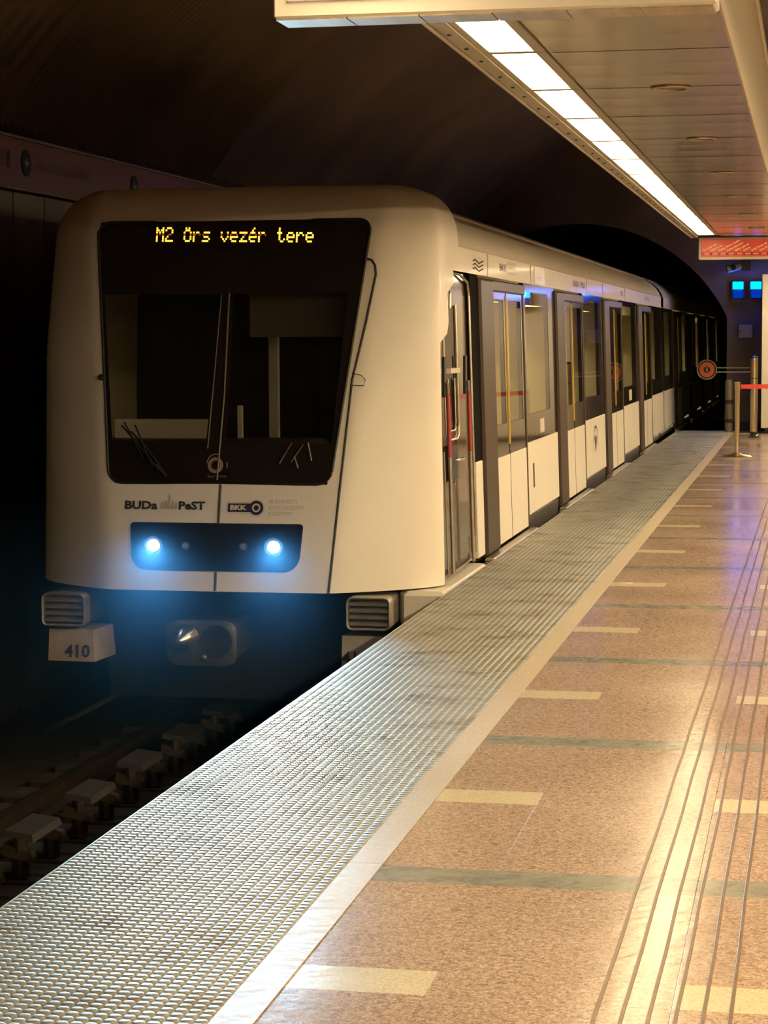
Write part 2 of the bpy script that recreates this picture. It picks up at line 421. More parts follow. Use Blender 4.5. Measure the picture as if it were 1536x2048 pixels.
# steel tread plates with rows of round studs
PITCH = 0.0377
PL = PITCH * 80
NX = 24
stud_mb = MB(); R0 = 0.0178
for iy in range(80):
    for ix in range(NX):
        cx = EDGE + (ix + 0.5) * (CL - EDGE) / NX; cy = (iy + 0.5) * PITCH
        nseg = 10; vs = []
        for r, h in ((R0, 0.0), (R0 * 0.84, 0.0014), (R0 * 0.55, 0.0019)):
            vs += [(cx + r * math.cos(2 * PI * k / nseg), cy + r * math.sin(2 * PI * k / nseg), h) for k in range(nseg)]
        vs.append((cx, cy, 0.0020))
        fs = []
        for q in range(2):
            fs += [(q * nseg + k, q * nseg + (k + 1) % nseg, (q + 1) * nseg + (k + 1) % nseg, (q + 1) * nseg + k) for k in range(nseg)]
        fs += [(2 * nseg + k, 2 * nseg + (k + 1) % nseg, 3 * nseg) for k in range(nseg)]
        stud_mb.add(vs, fs)
plate_mb = MB(); plate_mb.box(EDGE, CL - 0.001, 0.001, PL - 0.001, -0.012, 0.0)
plate_mb.box(EDGE - 0.004, EDGE, 0.001, PL - 0.001, -0.10, 0.001)
y0 = 3.9 - 3 * PL
p0 = obj('edge_plate', plate_mb, STEELP, None, origin=(0, 0, 0)); p0.parent = floor; p0.location = (0, y0, 0)
s0 = obj('stud', stud_mb, STUDM, None, smooth=40, origin=(0, 0, 0)); s0.parent = p0; s0['kind'] = 'stuff'
for i in range(1, 15):
    y = y0 + i * PL
    if y + PL > YEND + 0.4: break
    p = p0.copy(); COL.objects.link(p); p.location = (0, y, 0)
    s = s0.copy(); COL.objects.link(s); s.parent = p
yl = y0 + math.floor((YEND + .4 - y0) / PL) * PL
obj('edge_plate', MB().box(EDGE, CL - .001, yl, YEND, -.012, 0), STEELP, floor)
# platform face below the edge
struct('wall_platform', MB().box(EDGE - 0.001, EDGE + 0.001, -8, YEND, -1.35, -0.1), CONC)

# ---- track bed, rails
XC = -3.90
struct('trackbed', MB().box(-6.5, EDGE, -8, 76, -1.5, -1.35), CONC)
def rail(x, label):
    mb = MB(); prof = [(-.07, 0), (.07, 0), (.07, .012), (.015, .03), (.01, .11), (.035, .12), (.036, .15), (-.036, .15), (-.035, .12), (-.01, .11), (-.015, .03), (-.07, .012)]
    mb.rings([[(x + a, yy, -1.25 + h) for a, h in prof] for yy in (-8, 75)])
    obj('rail', mb, RAILM, label=label, cat='rail', group='running rails', origin=(x, 0, -1.25))
rail(XC - 0.75, 'worn running rail on the wall side of the track')
rail(XC + 0.75, 'worn running rail on the platform side of the track')
def sleeper(y, first=[None]):
    if first[0] is None:
        t = thing('sleeper', 'concrete sleeper with clips under the two rails', 'sleeper', (XC, y, -1.35), 'sleepers under the rails')
        obj('slab', MB().bbox(XC - 1.25, XC + 1.25, y - .13, y + .13, -1.348, -1.262, .02), CONC, t)
        for sx in (-1, 1):
            mb = MB(); cx = XC + sx * .75
            mb.bbox(cx - .17, cx + .17, y - .09, y + .09, -1.262, -1.251, .004)
            for q in (-1, 1):
                mb.lathe([(.016, 0), (.016, .05), (.01, .055)], (cx + q * .125, y, -1.251), n=8)
                mb.bbox(cx + q * .105 - .03, cx + q * .105 + .03, y - .03, y + .03, -1.238, -1.222, .004)
            obj('rail_clip', mb, RAILM, t)
        first[0] = t; return
    src = first[0]; r = src.copy(); COL.objects.link(r); r.location = (XC, y, -1.35)
    for ch in src.children:
        c = ch.copy(); COL.objects.link(c); c.parent = r
for i in range(27): sleeper(2.91 + i * .49)
# guard blocks along the inner side of the wall-side rail (brown covered boxes on stepped feet)
ords = ['nearest', 'second nearest', 'third nearest', 'fourth nearest', 'fifth nearest', 'sixth nearest', 'farthest']
for i in range(7):
    y = 9.28 + i * .98
    t = thing('cover_box', f'brown cover box beside the wall-side rail, {ords[i]} to the viewer', 'cover box', (-4.24, y, -1.35), 'cover boxes along the rail')
    mb = MB()
    mb.hexa([(-4.33, y - .24, -1.03), (-4.16, y - .24, -1.06), (-4.16, y + .24, -1.06), (-4.33, y + .24, -1.03), (-4.33, y - .22, -1.0), (-4.17, y - .22, -1.02), (-4.17, y + .22, -1.02), (-4.33, y + .22, -1.0)])
    obj('cover', mb, COVERM, t)
    for q in (-.245, .245):
        mb = MB()
        mb.tube([(-4.23, y + q, -1.25), (-4.23, y + q, -1.03)], [.05, .035], 10)
        mb.hexa([(-4.32, y + q - .05, -1.12), (-4.14, y + q - .05, -1.16), (-4.14, y + q + .05, -1.16), (-4.32, y + q + .05, -1.12), (-4.32, y + q - .03, -1.06), (-4.16, y + q - .03, -1.10), (-4.16, y + q + .03, -1.10), (-4.32, y + q + .03, -1.06)])
        obj('bracket', mb, RAILM, t)
        mb = MB()
        for s_, (w, h) in enumerate(((.16, .03), (.13, .06), (.10, .09))): mb.bbox(-4.23 - w * .6, -4.23 + w, y + q - w * .6, y + q + w * .6, -1.349, -1.349 + h, .008)
        obj('foot', mb, CONC, t)

# ---- station vault, left wall, end walls
VCX, VCZ, VR = -2.0, 0.5, 5.1
def vring(y, r, a0, a1, n):
    return [(VCX + r * math.cos(a0 + (a1 - a0) * i / n), y, VCZ + r * math.sin(a0 + (a1 - a0) * i / n)) for i in range(n + 1)]
AL = math.atan2(3.29 - VCZ, -6.2 - VCX)
mb = MB(); rows = []
y = -8.0
while y < 39.05:
    if y < 2: rows.append(vring(y, VR, -.1, AL, 48)); y += 1.0; continue
    if y < 16.0: ph = (y / 0.25) % 1.0; d = 0.03
    else: ph = (y / 0.125) % 1.0; d = 0.012
    rows.append(vring(y, VR + d * math.cos(2 * PI * ph) + (0.05 if 15.9 < y < 15.99 else 0), -.1, AL, 48))
    y += 0.0625 if y < 16 else 0.03125 if y < 22 else 1.0
mb.grid(rows)
struct('ceiling', mb, VAULT, smooth=60)
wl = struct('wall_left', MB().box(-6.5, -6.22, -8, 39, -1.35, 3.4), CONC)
y = -7.6
while y < 38.3:
    obj('wall_panel', MB().bbox(-6.23, -6.195, y + .006, y + .694, -1.3, 2.855, .006), WALLP, wl); y += .7
band = thing('name_band', 'long dark red station name band along the wall behind the train', 'sign', (-6.19, 15, 2.87))
obj('face', MB().box(-6.20, -6.17, -7.5, 38.5, 2.885, 3.27), BAND, band)
obj('top_edge', MB().bbox(-6.20, -6.155, -7.5, 38.5, 3.27, 3.292, .004), BANDEDGE, band)
obj('bottom_edge', MB().bbox(-6.20, -6.155, -7.5, 38.5, 2.862, 2.885, .004), BANDEDGE, band)
for yy in (13.6, 16.43, 19.23, 22.0):
    d = obj('roundel', MB().lathe([(.105, 0), (.105, .006), (.098, .008)], (-6.17, yy, 3.09), 'x', 28), BLACK, band)
    a = MB(); z = 3.09; x = -6.160
    a.add([(x, yy - .05, z), (x, yy - .01, z + .04), (x, yy + .004, z + .03), (x, yy - .015, z + .01), (x, yy + .05, z + .01), (x, yy + .05, z - .01), (x, yy - .015, z - .01), (x, yy + .004, z - .03), (x, yy - .01, z - .04)],
          [(0, 1, 2, 3), (0, 8, 7, 6), (3, 4, 5, 6), (0, 3, 6)])
    obj('arrow', a, BANDEDGE, d)
obj('lettering', text_mb('Puskás Ferenc Stadion', .15, (-6.167, 16.62, 3.05), (0, 1, 0), (0, 0, 1)), BANDTXT, band)
obj('lettering', text_mb('28', .2, (-6.167, 15.9, 3.03), (0, 1, 0), (0, 0, 1)), BANDTXT, band)
# end wall with the running tunnel mouth
outer = [(3.4, -1.4)] + [(VCX + (VR + .1) * math.cos(a), VCZ + (VR + .1) * math.sin(a)) for a in [-.1 + (PI + .2) * i / 60 for i in range(61)]] + [(-7.1, -1.4)]
TCX, TCZ, TR = -4.2, 0.72, 3.0
aR = math.acos((-1.5 - TCX) / TR)
hole = [(-1.5, -1.35)] + [(TCX + TR * math.cos(a), TCZ + TR * math.sin(a)) for a in [aR + (2.3 - aR) * i / 30 for i in range(31)]] + [(-6.19, -1.35)]
def poly_wall(name, y, thick, outer, holes, m):
    mb = MB()
    loops = [[Vector((a, b, 0)) for a, b in outer]] + [[Vector((a, b, 0)) for a, b in h] for h in holes]
    tris = geometry.tessellate_polygon(loops); pts = [p for l in loops for p in l]
    mb.add([(p.x, y, p.y) for p in pts], [tuple(t) for t in tris])
    mb.add([(p.x, y + thick, p.y) for p in pts], [tuple(reversed(t)) for t in tris])
    for h in holes:
        n = len(h); mb.add([(a, y, b) for a, b in h] + [(a, y + thick, b) for a, b in h], [(i, (i + 1) % n, n + (i + 1) % n, n + i) for i in range(n)])
    return struct(name, mb, m)
poly_wall('wall_end', 39.0, .3, outer, [hole], WALLD)
mb = MB(); mb.grid([[(a, yy, b) for a, b in hole] for yy in (39.3, 76)])
struct('wall_tunnel', mb, CONC)
struct('wall_tunnel_end', MB().box(-7.2, -1.4, 76, 76.3, -1.5, 4), BLACK)
struct('wall_back', MB().box(-7.2, 4.5, -8.3, -8, -1.5, 6), WALLD)
struct('trim_1', MB().bbox(-1.47, 3.2, 38.95, 39.0, 0, .16, .005), BLACK)     # dark skirting of the end wall
# pale lit wall panel standing at the end of the platform
t = thing('advert_column', 'tall pale cream panel wall at the far end of the platform', 'panel', (0, 38.0, 0))
obj('face', MB().bbox(-.86, 1.4, 37.85, 38.1, .09, 2.75, .01), CREAM, t)
obj('plinth', MB().bbox(-.80, 1.35, 37.9, 38.08, 0, .09, .01), BLACK, t)

# ---- suspended ceiling over the platform edge
CZ = 2.7; CY1 = 22.15
ceil = struct('ceiling', MB().box(-1.20, -.29, -7.9, CY1, CZ + .012, CZ + .05), RECESS)
y = -7.7; i = 0
while y < CY1 - .05:
    L = min(.385, CY1 - y)
    zt = .0006 * ((i * 5) % 3)
    mb = MB(); N = 8; rows = [[(x, y + .002 + (L - .004) * q / N, CZ + .002 - zt - .0010 * (1 - (2 * q / N - 1) ** 2)) for q in range(N + 1)] for x in (-.925, -.292)]
    mb.grid(rows); mb.box(-.925, -.292, y + .002, y + L - .002, CZ + .004, CZ + .012)
    obj('ceiling_plank', mb, CEILM, ceil, smooth=30)
    y += L; i += 1
# upstand along the platform side of the suspended ceiling
mb = MB(); prof = [(-.292, 2.695), (-.282, 2.69), (-.272, 2.70), (-.262, 2.95), (-.25, 3.10), (-.24, 3.11), (-.24, 3.14), (-.30, 3.14), (-.30, 2.72)]
mb.rings([[(a, yy, b) for a, b in prof] for yy in (-7.9, CY1)])
struct('trim_2', mb, mat('upstand_cream', (0.85, 0.78, 0.62), 0.4))
# outer edge rail with screw heads
rail_o = struct('trim_3', MB().box(-1.213, -1.15, -7.9, CY1, CZ - .012, CZ + .06), FRAMEM)
obj('rail_lip', MB().box(-1.216, -1.206, -7.9, CY1, CZ - .022, CZ - .012), FRAMEM, rail_o)
y = 3.9
while y < 21.8:
    for dy in (0, .34, .82):
        obj('screw', MB().lathe([(.007, 0), (.007, -.004), (.003, -.005)], (-1.182, y + dy, CZ - .012), n=8), DARKMET, rail_o)
    y += 1.176
# light panels
n_ = 0; LPITCH = 1.1765; y = 7.617 - LPITCH * 13
onum = ['first', 'second', 'third', 'fourth', 'fifth', 'sixth', 'seventh', 'eighth', 'ninth', 'tenth', 'eleventh', 'twelfth', 'thirteenth', 'fourteenth']
while y < CY1 - 1.0:
    seen = round((y - (7.617 - LPITCH)) / LPITCH)
    lab = f'glowing ceiling light panel over the platform edge, {onum[seen]} beyond the hanging sign' if seen >= 0 else 'glowing ceiling light panel behind the viewer'
    t = thing('ceiling_light', lab, 'light', (-1.04, y + LPITCH / 2, CZ), 'ceiling light panels over the platform edge' if seen >= 0 else 'ceiling light panels behind the viewer')
    mb = MB(); a, b = y + .004, y + LPITCH - .004
    mb.box(-1.15, -1.125, a, b, CZ - .006, CZ + .06); mb.box(-.968, -.93, a, b, CZ - .006, CZ + .06)
    mb.box(-1.125, -.968, a, a + .024, CZ - .006, CZ + .06); mb.box(-1.125, -.968, b - .024, b, CZ - .006, CZ + .06)
    obj('frame', mb, FRAMEM, t)
    obj('diffuser', MB().box(-1.124, -.969, a + .025, b - .025, CZ + .004, CZ + .010), LAMP, t)
    y += LPITCH
# unseen lamp row on the far side, added and overdriven as fill
t = thing('ceiling_light', 'long unseen fill light strip added over the other side of the platform', 'light', (2.1, 14, 2.8))
obj('frame', MB().box(2.0, 2.3, -7, 34, 2.81, 2.88), FRAMEM, t)
obj('diffuser', MB().box(2.06, 2.24, -6.9, 33.9, 2.80, 2.809), LAMP2, t)
t = thing('ceiling_light', 'short unseen light strip added to brighten the pale panel wall', 'light', (.4, 36.8, 2.95))  # added strip out of view, only to light the panel face
obj('diffuser', MB().box(-.45, 1.3, 36.7, 36.85, 2.94, 2.95), LAMP2, t)
obj('frame', MB().box(-.47, 1.32, 36.68, 36.87, 2.951, 3.0), FRAMEM, t)
# downlights
for i, yy in enumerate((8.86, 11.17, 13.52, 15.8, 18.2, 20.5)):
    t = thing('downlight', f'unlit round recessed downlight in the ceiling planks, {["nearest", "second", "third", "fourth", "fifth", "farthest"][i]} along the row', 'light', (-.575 + .01 * i, yy, CZ), 'round downlights in the ceiling')
    c = (-.575 + .01 * i, yy, CZ)
    obj('ring', MB().lathe([(.062, -.002), (.066, -.008), (.078, -.006), (.080, -.001)], c, n=28, cap=False), FRAMEM, t, smooth=40)
    obj('dark_glass', MB().lathe([(.062, -.003), (.062, -.0015)], c, n=28), RECESS, t)
# big hanging sign near the viewer (seen from below)
t = thing('hanging_sign', 'large white hanging sign box seen from below at the top', 'sign', (-.7, 4.98, 2.43))
obj('housing', MB().bbox(-1.238, -.218, 4.93, 5.06, 2.437, 2.69, .006), SIGNW, t)
obj('face', MB().bbox(-1.205, -.25, 4.922, 4.931, 2.475, 2.66, .002), SIGNF, t)
mb = MB(); x = -1.235
while x < -.25:
    mb.box(x + .002, min(x + .17, -.225) - .002, 4.935, 5.055, 2.434, 2.438); x += .17
obj('bottom_plate', mb, mat('sign_bottom_metal', (0.42, 0.33, 0.2), 0.5, 0.8, 0.25, 4, stretch=(5, .2, 1)), t)
for x in (-1.0, -.45): obj('hanger', MB().tube([(x, 4.99, 2.68), (x, 4.99, CZ + .01)], .012, 10), SILVER, t)

# route sign hanging at the end of the suspended ceiling
t = thing('route_sign', 'red line diagram sign hanging under the end of the ceiling', 'sign', (-.4, 22.2, 2.46))
obj('housing', MB().bbox(-1.143, .35, 22.17, 22.27, 2.466, 2.69, .006), SIGNW, t)
fc = obj('face', MB().bbox(-1.120, .33, 22.160, 22.171, 2.492, 2.668, .002), REDSIGN, t)
obj('route_line', MB().box(-1.10, .3, 22.157, 22.160, 2.5205, 2.5245), SIGNTXT, fc)
stops = ['Örs vezér tere', 'Pillangó utca', 'Puskás Ferenc Stadion', 'Keleti pályaudvar', 'Blaha Lujza tér', 'Astoria', 'Deák Ferenc tér', 'Kossuth Lajos tér', 'Batthyány tér', 'Széll Kálmán tér', 'Déli pályaudvar']
for i, s in enumerate(stops):
    x = -1.10 + i * .0815
    st = obj('stop_mark', MB().lathe([(.0135, 0), (.0135, -.003)], (x, 22.157, 2.5225), 'y', 18), BLACK, fc)
    obj('stop_number', text_mb(str(10 - i) if i else '', .022, (x, 22.153, 2.5155), (1, 0, 0), (0, 0, 1), align='CENTER') if i and i < 10 else MB().box(x - .008, x + .008, 22.153, 22.154, 2.519, 2.526), SIGNTXT, fc)
    a = math.radians(27)
    obj('stop_name', text_mb(s, .026, (x, 22.158, 2.546), (math.cos(a), 0, math.sin(a)), (-math.sin(a), 0, math.cos(a)), bold=.0008), SIGNTXT, fc)
for x in (-.9, .1): obj('hanger', MB().tube([(x, 22.22, 2.68), (x, 22.22, 3.6)], .012, 10), DARKMET, t)

# ================================================================== THE TRAIN
def lin(z, z0, a, z1, b): return a + (b - a) * (z - z0) / (z1 - z0)
def prof(z):
    w = 1.44 - .018 * z - max(0, z - 1.7) * .02; f = 13.84 + .2 * z; c = max(.34, 14.5 - f)
    q = max(0, min(1, (z - 2.40) / .345)); k = 1 - max(0, 1 - q ** 2.2) ** (1 / 2.2)
    w2 = w - .30 * k; d0 = min(lin(z, 0, .766, 2.2, 1.0), 1.03)
    return w2, f + .26 * k, c, max(.08, w2 - d0)
def ny(x, z):
    w, f, c, r = prof(z); d = abs(x - XC)
    y = f + .05 * (d / w) ** 2
    if d > w - r:
        q = min(1, (d - (w - r)) / r); y += (c - .05) * (.5 * q + .5 * (1 - math.sqrt(1 - q * q)))
    return y
def nnorm(x, z):
    e = .004; dx = (ny(x + e, z) - ny(x - e, z)) / (2 * e); dz = (ny(x, z + e) - ny(x, z - e)) / (2 * e)
    return Vector((dx, -1, dz)).normalized()
def npt(x, z, off=0.0):
    p = Vector((x, ny(x, z), z)); return p + nnorm(x, z) * off if off else p
def sx(z): return XC + 1.44 - .03 * z        # platform-side skin of the cars

train = thing('metro_train', 'white metro train with black windscreen and lit headlamps at the platform', 'train', (XC, 14, -1.1))
TR_ = train
WZ0, WZ1 = .715, 2.495
def wedge(z, side):
    """x of the windscreen edge at height z (rounded corners)"""
    x = lin(z, WZ0, -4.698, WZ1, -4.872) if side < 0 else lin(z, WZ0, -3.152, WZ1, -2.930)
    r = .09; d = min(z - WZ0, WZ1 - z)
    ins = r - math.sqrt(max(0, r * r - (r - d) ** 2)) if d < r else 0
    return x - side * ins
def yback(z):
    if z < 1.66: return 14.5
    if z < 1.72: return lin(z, 1.66, 14.5, 1.72, 14.80)
    if z < 1.80: return lin(z, 1.72, 14.80, 1.80, 14.88)
    if z < 2.0: return 14.88
    if z < 2.08: return lin(z, 2.0, 14.88, 2.08, 15.14)
    if z < 2.3: return 15.16
    return 15.42
def row(z, side_clip=True):
    """key polylines of one level: left part, windscreen part, right part"""
    w, f, c, r = prof(z); a = wedge(min(max(z, WZ0), WZ1), -1); b = wedge(min(max(z, WZ0), WZ1), 1)
    def arc(x0, x1, n, corner):
        # from x0 to x1 (moving outwards), denser near the corner end
        out = []
        for i in range(n + 1):
            q = i / n; q = math.sin(q * PI / 2)
            x = x0 + (x1 - x0) * q; out.append(npt(x, z))
        return out
    R = arc(b, XC + w, 18, 1); L = arc(a, XC - w, 18, 1)
    yb = max(yback(z), R[-1].y + .002)
    R += [Vector((XC + w, R[-1].y + (yb - R[-1].y) * i / 3, z)) for i in (1, 2, 3)]
    ybl = max(15.42, L[-1].y)
    L += [Vector((XC - w, L[-1].y + (ybl - L[-1].y) * i / 3, z)) for i in (1, 2, 3)]
    Mid = [npt(a + (b - a) * i / 16, z) for i in range(17)]
    return L[::-1], Mid, R
zs = [0, .015, .06] + [.06 + (WZ0 - .06) * i / 6 for i in range(1, 6)]
cr = [.09 * (1 - math.cos(PI / 2 * i / 5)) for i in range(6)]
zs += [WZ0 + c for c in cr]
zs += [WZ0 + .09 + (1.66 - WZ0 - .09) * i / 8 for i in range(1, 8)] + [1.66, 1.72, 1.8, 1.9, 2.0, 2.08, 2.17, 2.24, 2.32]
zs += [WZ1 - c for c in cr[::-1]] + [2.53, 2.56, 2.59, 2.62, 2.645, 2.67, 2.69, 2.705, 2.72, 2.73, 2.737, 2.742, 2.745]
mb = MB(); rowsL, rowsM, rowsR, rowsZ = [], [], [], []
for z in zs:
    l, m_, r_ = row(z)
    rowsL.append(l); rowsM.append(m_); rowsR.append(r_); rowsZ.append(z)
nl, nm = len(rowsL[0]), len(rowsM[0])
full = [rowsL[i] + rowsM[i][1:-1] + rowsR[i] for i in range(len(zs))]
mcols = len(full[0]); vs = [p for r in full for p in r]; fs = []
for k in range(len(zs) - 1):
    zm = (zs[k] + zs[k + 1]) / 2
    for i in range(mcols - 1):
        if WZ0 < zm < WZ1 and nl - 1 <= i < nl - 1 + nm - 1: continue
        fs.append((k * mcols + i, k * mcols + i + 1, (k + 1) * mcols + i + 1, (k + 1) * mcols + i))
top = [(len(zs) - 1) * mcols + i for i in range(mcols)]; fs.append(tuple(top))
mb.add(vs, fs)
obj('nose_shell', mb, WHITE, TR_, smooth=50)
obj('nose_underside', MB().box(XC - 1.2, XC + 1.2, 14.35, 16.0, -.02, .01), BLACK, TR_)

def patch(zlist, fl, fr_, n, off, thick=.004):
    """skin patch lying on the nose, edges skirted back to it"""
    mb = MB(); rows = [[npt(fl(z) + (fr_(z) - fl(z)) * i / n, z, off) for i in range(n + 1)] for z in zlist]
    mb.grid(rows)
    ring = rows[0] + [r[-1] for r in rows[1:]] + rows[-1][::-1][1:] + [r[0] for r in rows[::-1][1:-1]]
    inner = [p + Vector((0, thick + off, 0)) for p in ring]; m = len(ring)
    mb.add(ring + inner, [(i, m + i, m + (i + 1) % m, (i + 1) % m) for i in range(m)])
    return mb
def nline(pts, w, off=.003):
    """thin raised line following the nose through (x, z) points"""
    P = [];
    for (x0, z0), (x1, z1) in zip(pts[:-1], pts[1:]):
        n = max(2, int(math.hypot(x1 - x0, z1 - z0) / .06))
        P += [(x0 + (x1 - x0) * i / n, z0 + (z1 - z0) * i / n) for i in range(n)]
    P.append(pts[-1])
    return MB().tube([npt(x, z, off) for x, z in P], w, 6)
# windscreen: black border ring with two openings
pz0, pz1 = .992, 1.992
def c1(z): return lin(z, pz0, -4.688, pz1, -4.796)
def c2(z): return lin(z, pz0, -4.02, pz1, -3.95)
def c3(z): return lin(z, pz0, -3.875, pz1, -3.87)
def c4(z): return lin(z, pz0, -3.150, pz1, -3.078)
wz = [WZ0 + c for c in cr] + [WZ0 + .09 + (pz0 - WZ0 - .09) * i / 3 for i in (1, 2)] + [pz0 + (pz1 - pz0) * i / 8 for i in range(9)] + [pz1 + (WZ1 - .09 - pz1) * i / 4 for i in (1, 2, 3)] + [WZ1 - c for c in cr[::-1]]
segs = [lambda z: wedge(z, -1), c1, c2, c3, c4, lambda z: wedge(z, 1)]
sub = [3, 8, 2, 8, 3]; rows = []
for z in wz:
    r = []
    for j in range(5):
        a, b = segs[j](z), segs[j + 1](z)
        r += [npt(a + (b - a) * i / sub[j], z, .004) for i in range(sub[j])]
    r.append(npt(segs[5](z), z, .004)); rows.append(r)
mb = MB(); mc = len(rows[0]); fs = []
for k in range(len(wz) - 1):
    zm = (wz[k] + wz[k + 1]) / 2
    for i in range(mc - 1):
        pane = (3 <= i < 11) or (13 <= i < 21)
        if pane and pz0 < zm < pz1: continue
        fs.append((k * mc + i, k * mc + i + 1, (k + 1) * mc + i + 1, (k + 1) * mc + i))
mb.add([p for r in rows for p in r], fs)
scr = obj('windscreen', mb, BLACKG, TR_, smooth=50)
ring = [(wedge(z, -1), z) for z in wz] + [(wedge(z, 1), z) for z in wz[::-1]]; ring.append(ring[0])
obj('windscreen_gasket', MB().tube([npt(x, z, .004) for x, z in ring], .009, 6, cap=False), GASKET, scr)
zz = [pz0 + (pz1 - pz0) * i / 8 for i in range(9)]
obj('pane', patch(zz, c1, c2, 10, .001, .001), GLASS_W, scr, smooth=50)
obj('pane', patch(zz, c3, c4, 10, .001, .001), GLASS_W, scr, smooth=50)
for xa, xb in ((-3.945, -3.885), (-3.935, -3.875)):
    pass
obj('windscreen_divider', nline([(-3.93, .74), (-3.905, 1.3), (-3.90, 2.0)], .006, .008), mat('divider_olive', (0.10, 0.09, 0.05), .4), scr)
obj('windscreen_divider', nline([(-4.005, .95), (-3.955, 1.99)], .004, .007), mat('divider_bronze', (0.10, 0.08, 0.05), .4), scr)

# destination display: dot matrix letters
FONT = {'M': ['10001', '11011', '10101', '10101', '10001', '10001', '10001'], '2': ['01110', '10001', '00001', '00110', '01000', '10000', '11111'],
 'Ö': ['01010', '01110', '10001', '10001', '10001', '10001', '01110'], 'r': ['00000', '00000', '10110', '11001', '10000', '10000', '10000'],
 's': ['00000', '00000', '01111', '10000', '01110', '00001', '11110'], 'v': ['00000', '00000', '10001', '10001', '10001', '01010', '00100'],
 'e': ['00000', '00000', '01110', '10001', '11111', '10000', '01110'], 'z': ['00000', '00000', '11111', '00010', '00100', '01000', '11111'],
 'é': ['00010', '00100', '01110', '10001', '11111', '10000', '01110'], 't': ['01000', '01000', '11100', '01000', '01000', '01001', '00110'], ' ': ['00000'] * 7}
msg = 'M2 Örs vezér tere'
x = -4.44; cw = 1.112 / (len(msg) * 6 - 1); bright, dim = MB(), MB()
disp = obj('destination_display', patch([2.28 + .21 * i / 4 for i in range(5)], lambda z: -4.60, lambda z: -3.20, 20, .006, .002), BLACKG, TR_, smooth=50)
for ci, ch in enumerate(msg):
    for rj in range(7):
        for k in range(5):
            if FONT[ch][rj][k] != '1': continue
            cx = x + (ci * 6 + k + .5) * cw; cz = lin(cx, -4.44, 2.437, -3.33, 2.418) - rj * .0145 + .012
            t_ = bright if (ci >= 13 or rj not in (3,)) else dim
            p = [npt(cx - cw * .47, cz - .0052, .010), npt(cx + cw * .47, cz - .0052, .010), npt(cx + cw * .47, cz + .0052, .010), npt(cx - cw * .47, cz + .0052, .010)]
            t_.add(p, [(0, 1, 2, 3)])
o = obj('display_letters', bright, LED_ON, disp, label='glowing amber dot matrix letters')
obj('display_letters', dim, LED_DIM, disp, label='dim amber dot matrix row')

# headlamp panel
def hl(z): 
    d = z - .133; r = .10; i_ = r - math.sqrt(max(0, r * r - (r - d) ** 2)) if d < r else 0
    e = .452 - z; r2 = .025; i_ += r2 - math.sqrt(max(0, r2 * r2 - (r2 - e) ** 2)) if e < r2 else 0
    return lin(z, .133, -4.50, .45, -4.528) + i_
def hr(z):
    d = z - .133; r = .10; i_ = r - math.sqrt(max(0, r * r - (r - d) ** 2)) if d < r else 0
    e = .452 - z; r2 = .025; i_ += r2 - math.sqrt(max(0, r2 * r2 - (r2 - e) ** 2)) if e < r2 else 0
    return lin(z, .133, -3.345, .45, -3.322) - i_
hz = [.133, .136, .145, .16, .18, .205, .233, .30, .37, .427, .438, .447, .452]
LAMPBOX = mat('lamp_panel_dark', (0.012, 0.02, 0.035), 0.12, coat=.6)
hp = obj('lamp_panel', patch(hz, hl, hr, 24, .006), LAMPBOX, TR_, smooth=50)
def front_disc(x, z, prof_, n=24):
    y = ny(x, z)
    return MB().lathe([(r, -h) for r, h in prof_], (x, y, z), 'y', n)
for x in (-4.356, -3.518):
    h = obj('headlamp', front_disc(x, .298, [(.062, .002), (.066, .016), (.058, .018), (.042, .010)]), REFL, TR_, smooth=50, label='lit white headlamp')
    obj('bulb', front_disc(x, .298, [(.040, .006), (.040, .013), (.030, .019), (.012, .021)]), HEADLAMP, h, smooth=50)
for x in (-4.129, -3.728):
    h = obj('marker_lamp', front_disc(x, .30, [(.030, .002), (.032, .012), (.026, .014)]), DARKMET, TR_, smooth=50, label='unlit round lamp')
    obj('lens', front_disc(x, .30, [(.024, .010), (.022, .016), (.010, .019)]), LENS, h, smooth=50)
for sgn, x in ((1, -4.356), (2, -3.518)):
    ld = bpy.data.lights.new('headlamp_beam', 'SPOT'); ld.energy = HEAD_W; ld.color = (0.42, 0.74, 1.0)
    ld.spot_size = math.radians(36); ld.spot_blend = 1.0; ld.shadow_soft_size = .05
    lo = bpy.data.objects.new('headlamp_beam', ld); COL.objects.link(lo)
    lo.location = (x, ny(x, .298) - .05, .30)
    d = Vector((0.29, -1, -.05)); lo.rotation_euler = d.to_track_quat('-Z', 'Y').to_euler()
# seams of the body shell
obj('centre_seam', nline([(-3.912, .004), (-3.912, .13)], .009, 0), GASKET, TR_)
obj('centre_seam', nline([(-3.908, .455), (-3.905, .71)], .009, 0), GASKET, TR_)
obj('door_seam', nline([(-2.955, 2.225), (-2.925, 2.218), (-2.900, 2.18), (-2.893, 2.12), (-2.945, 1.81), (-3.027, 1.41), (-3.085, .68), (-3.134, .004)], .008, .001), GASKET, TR_)
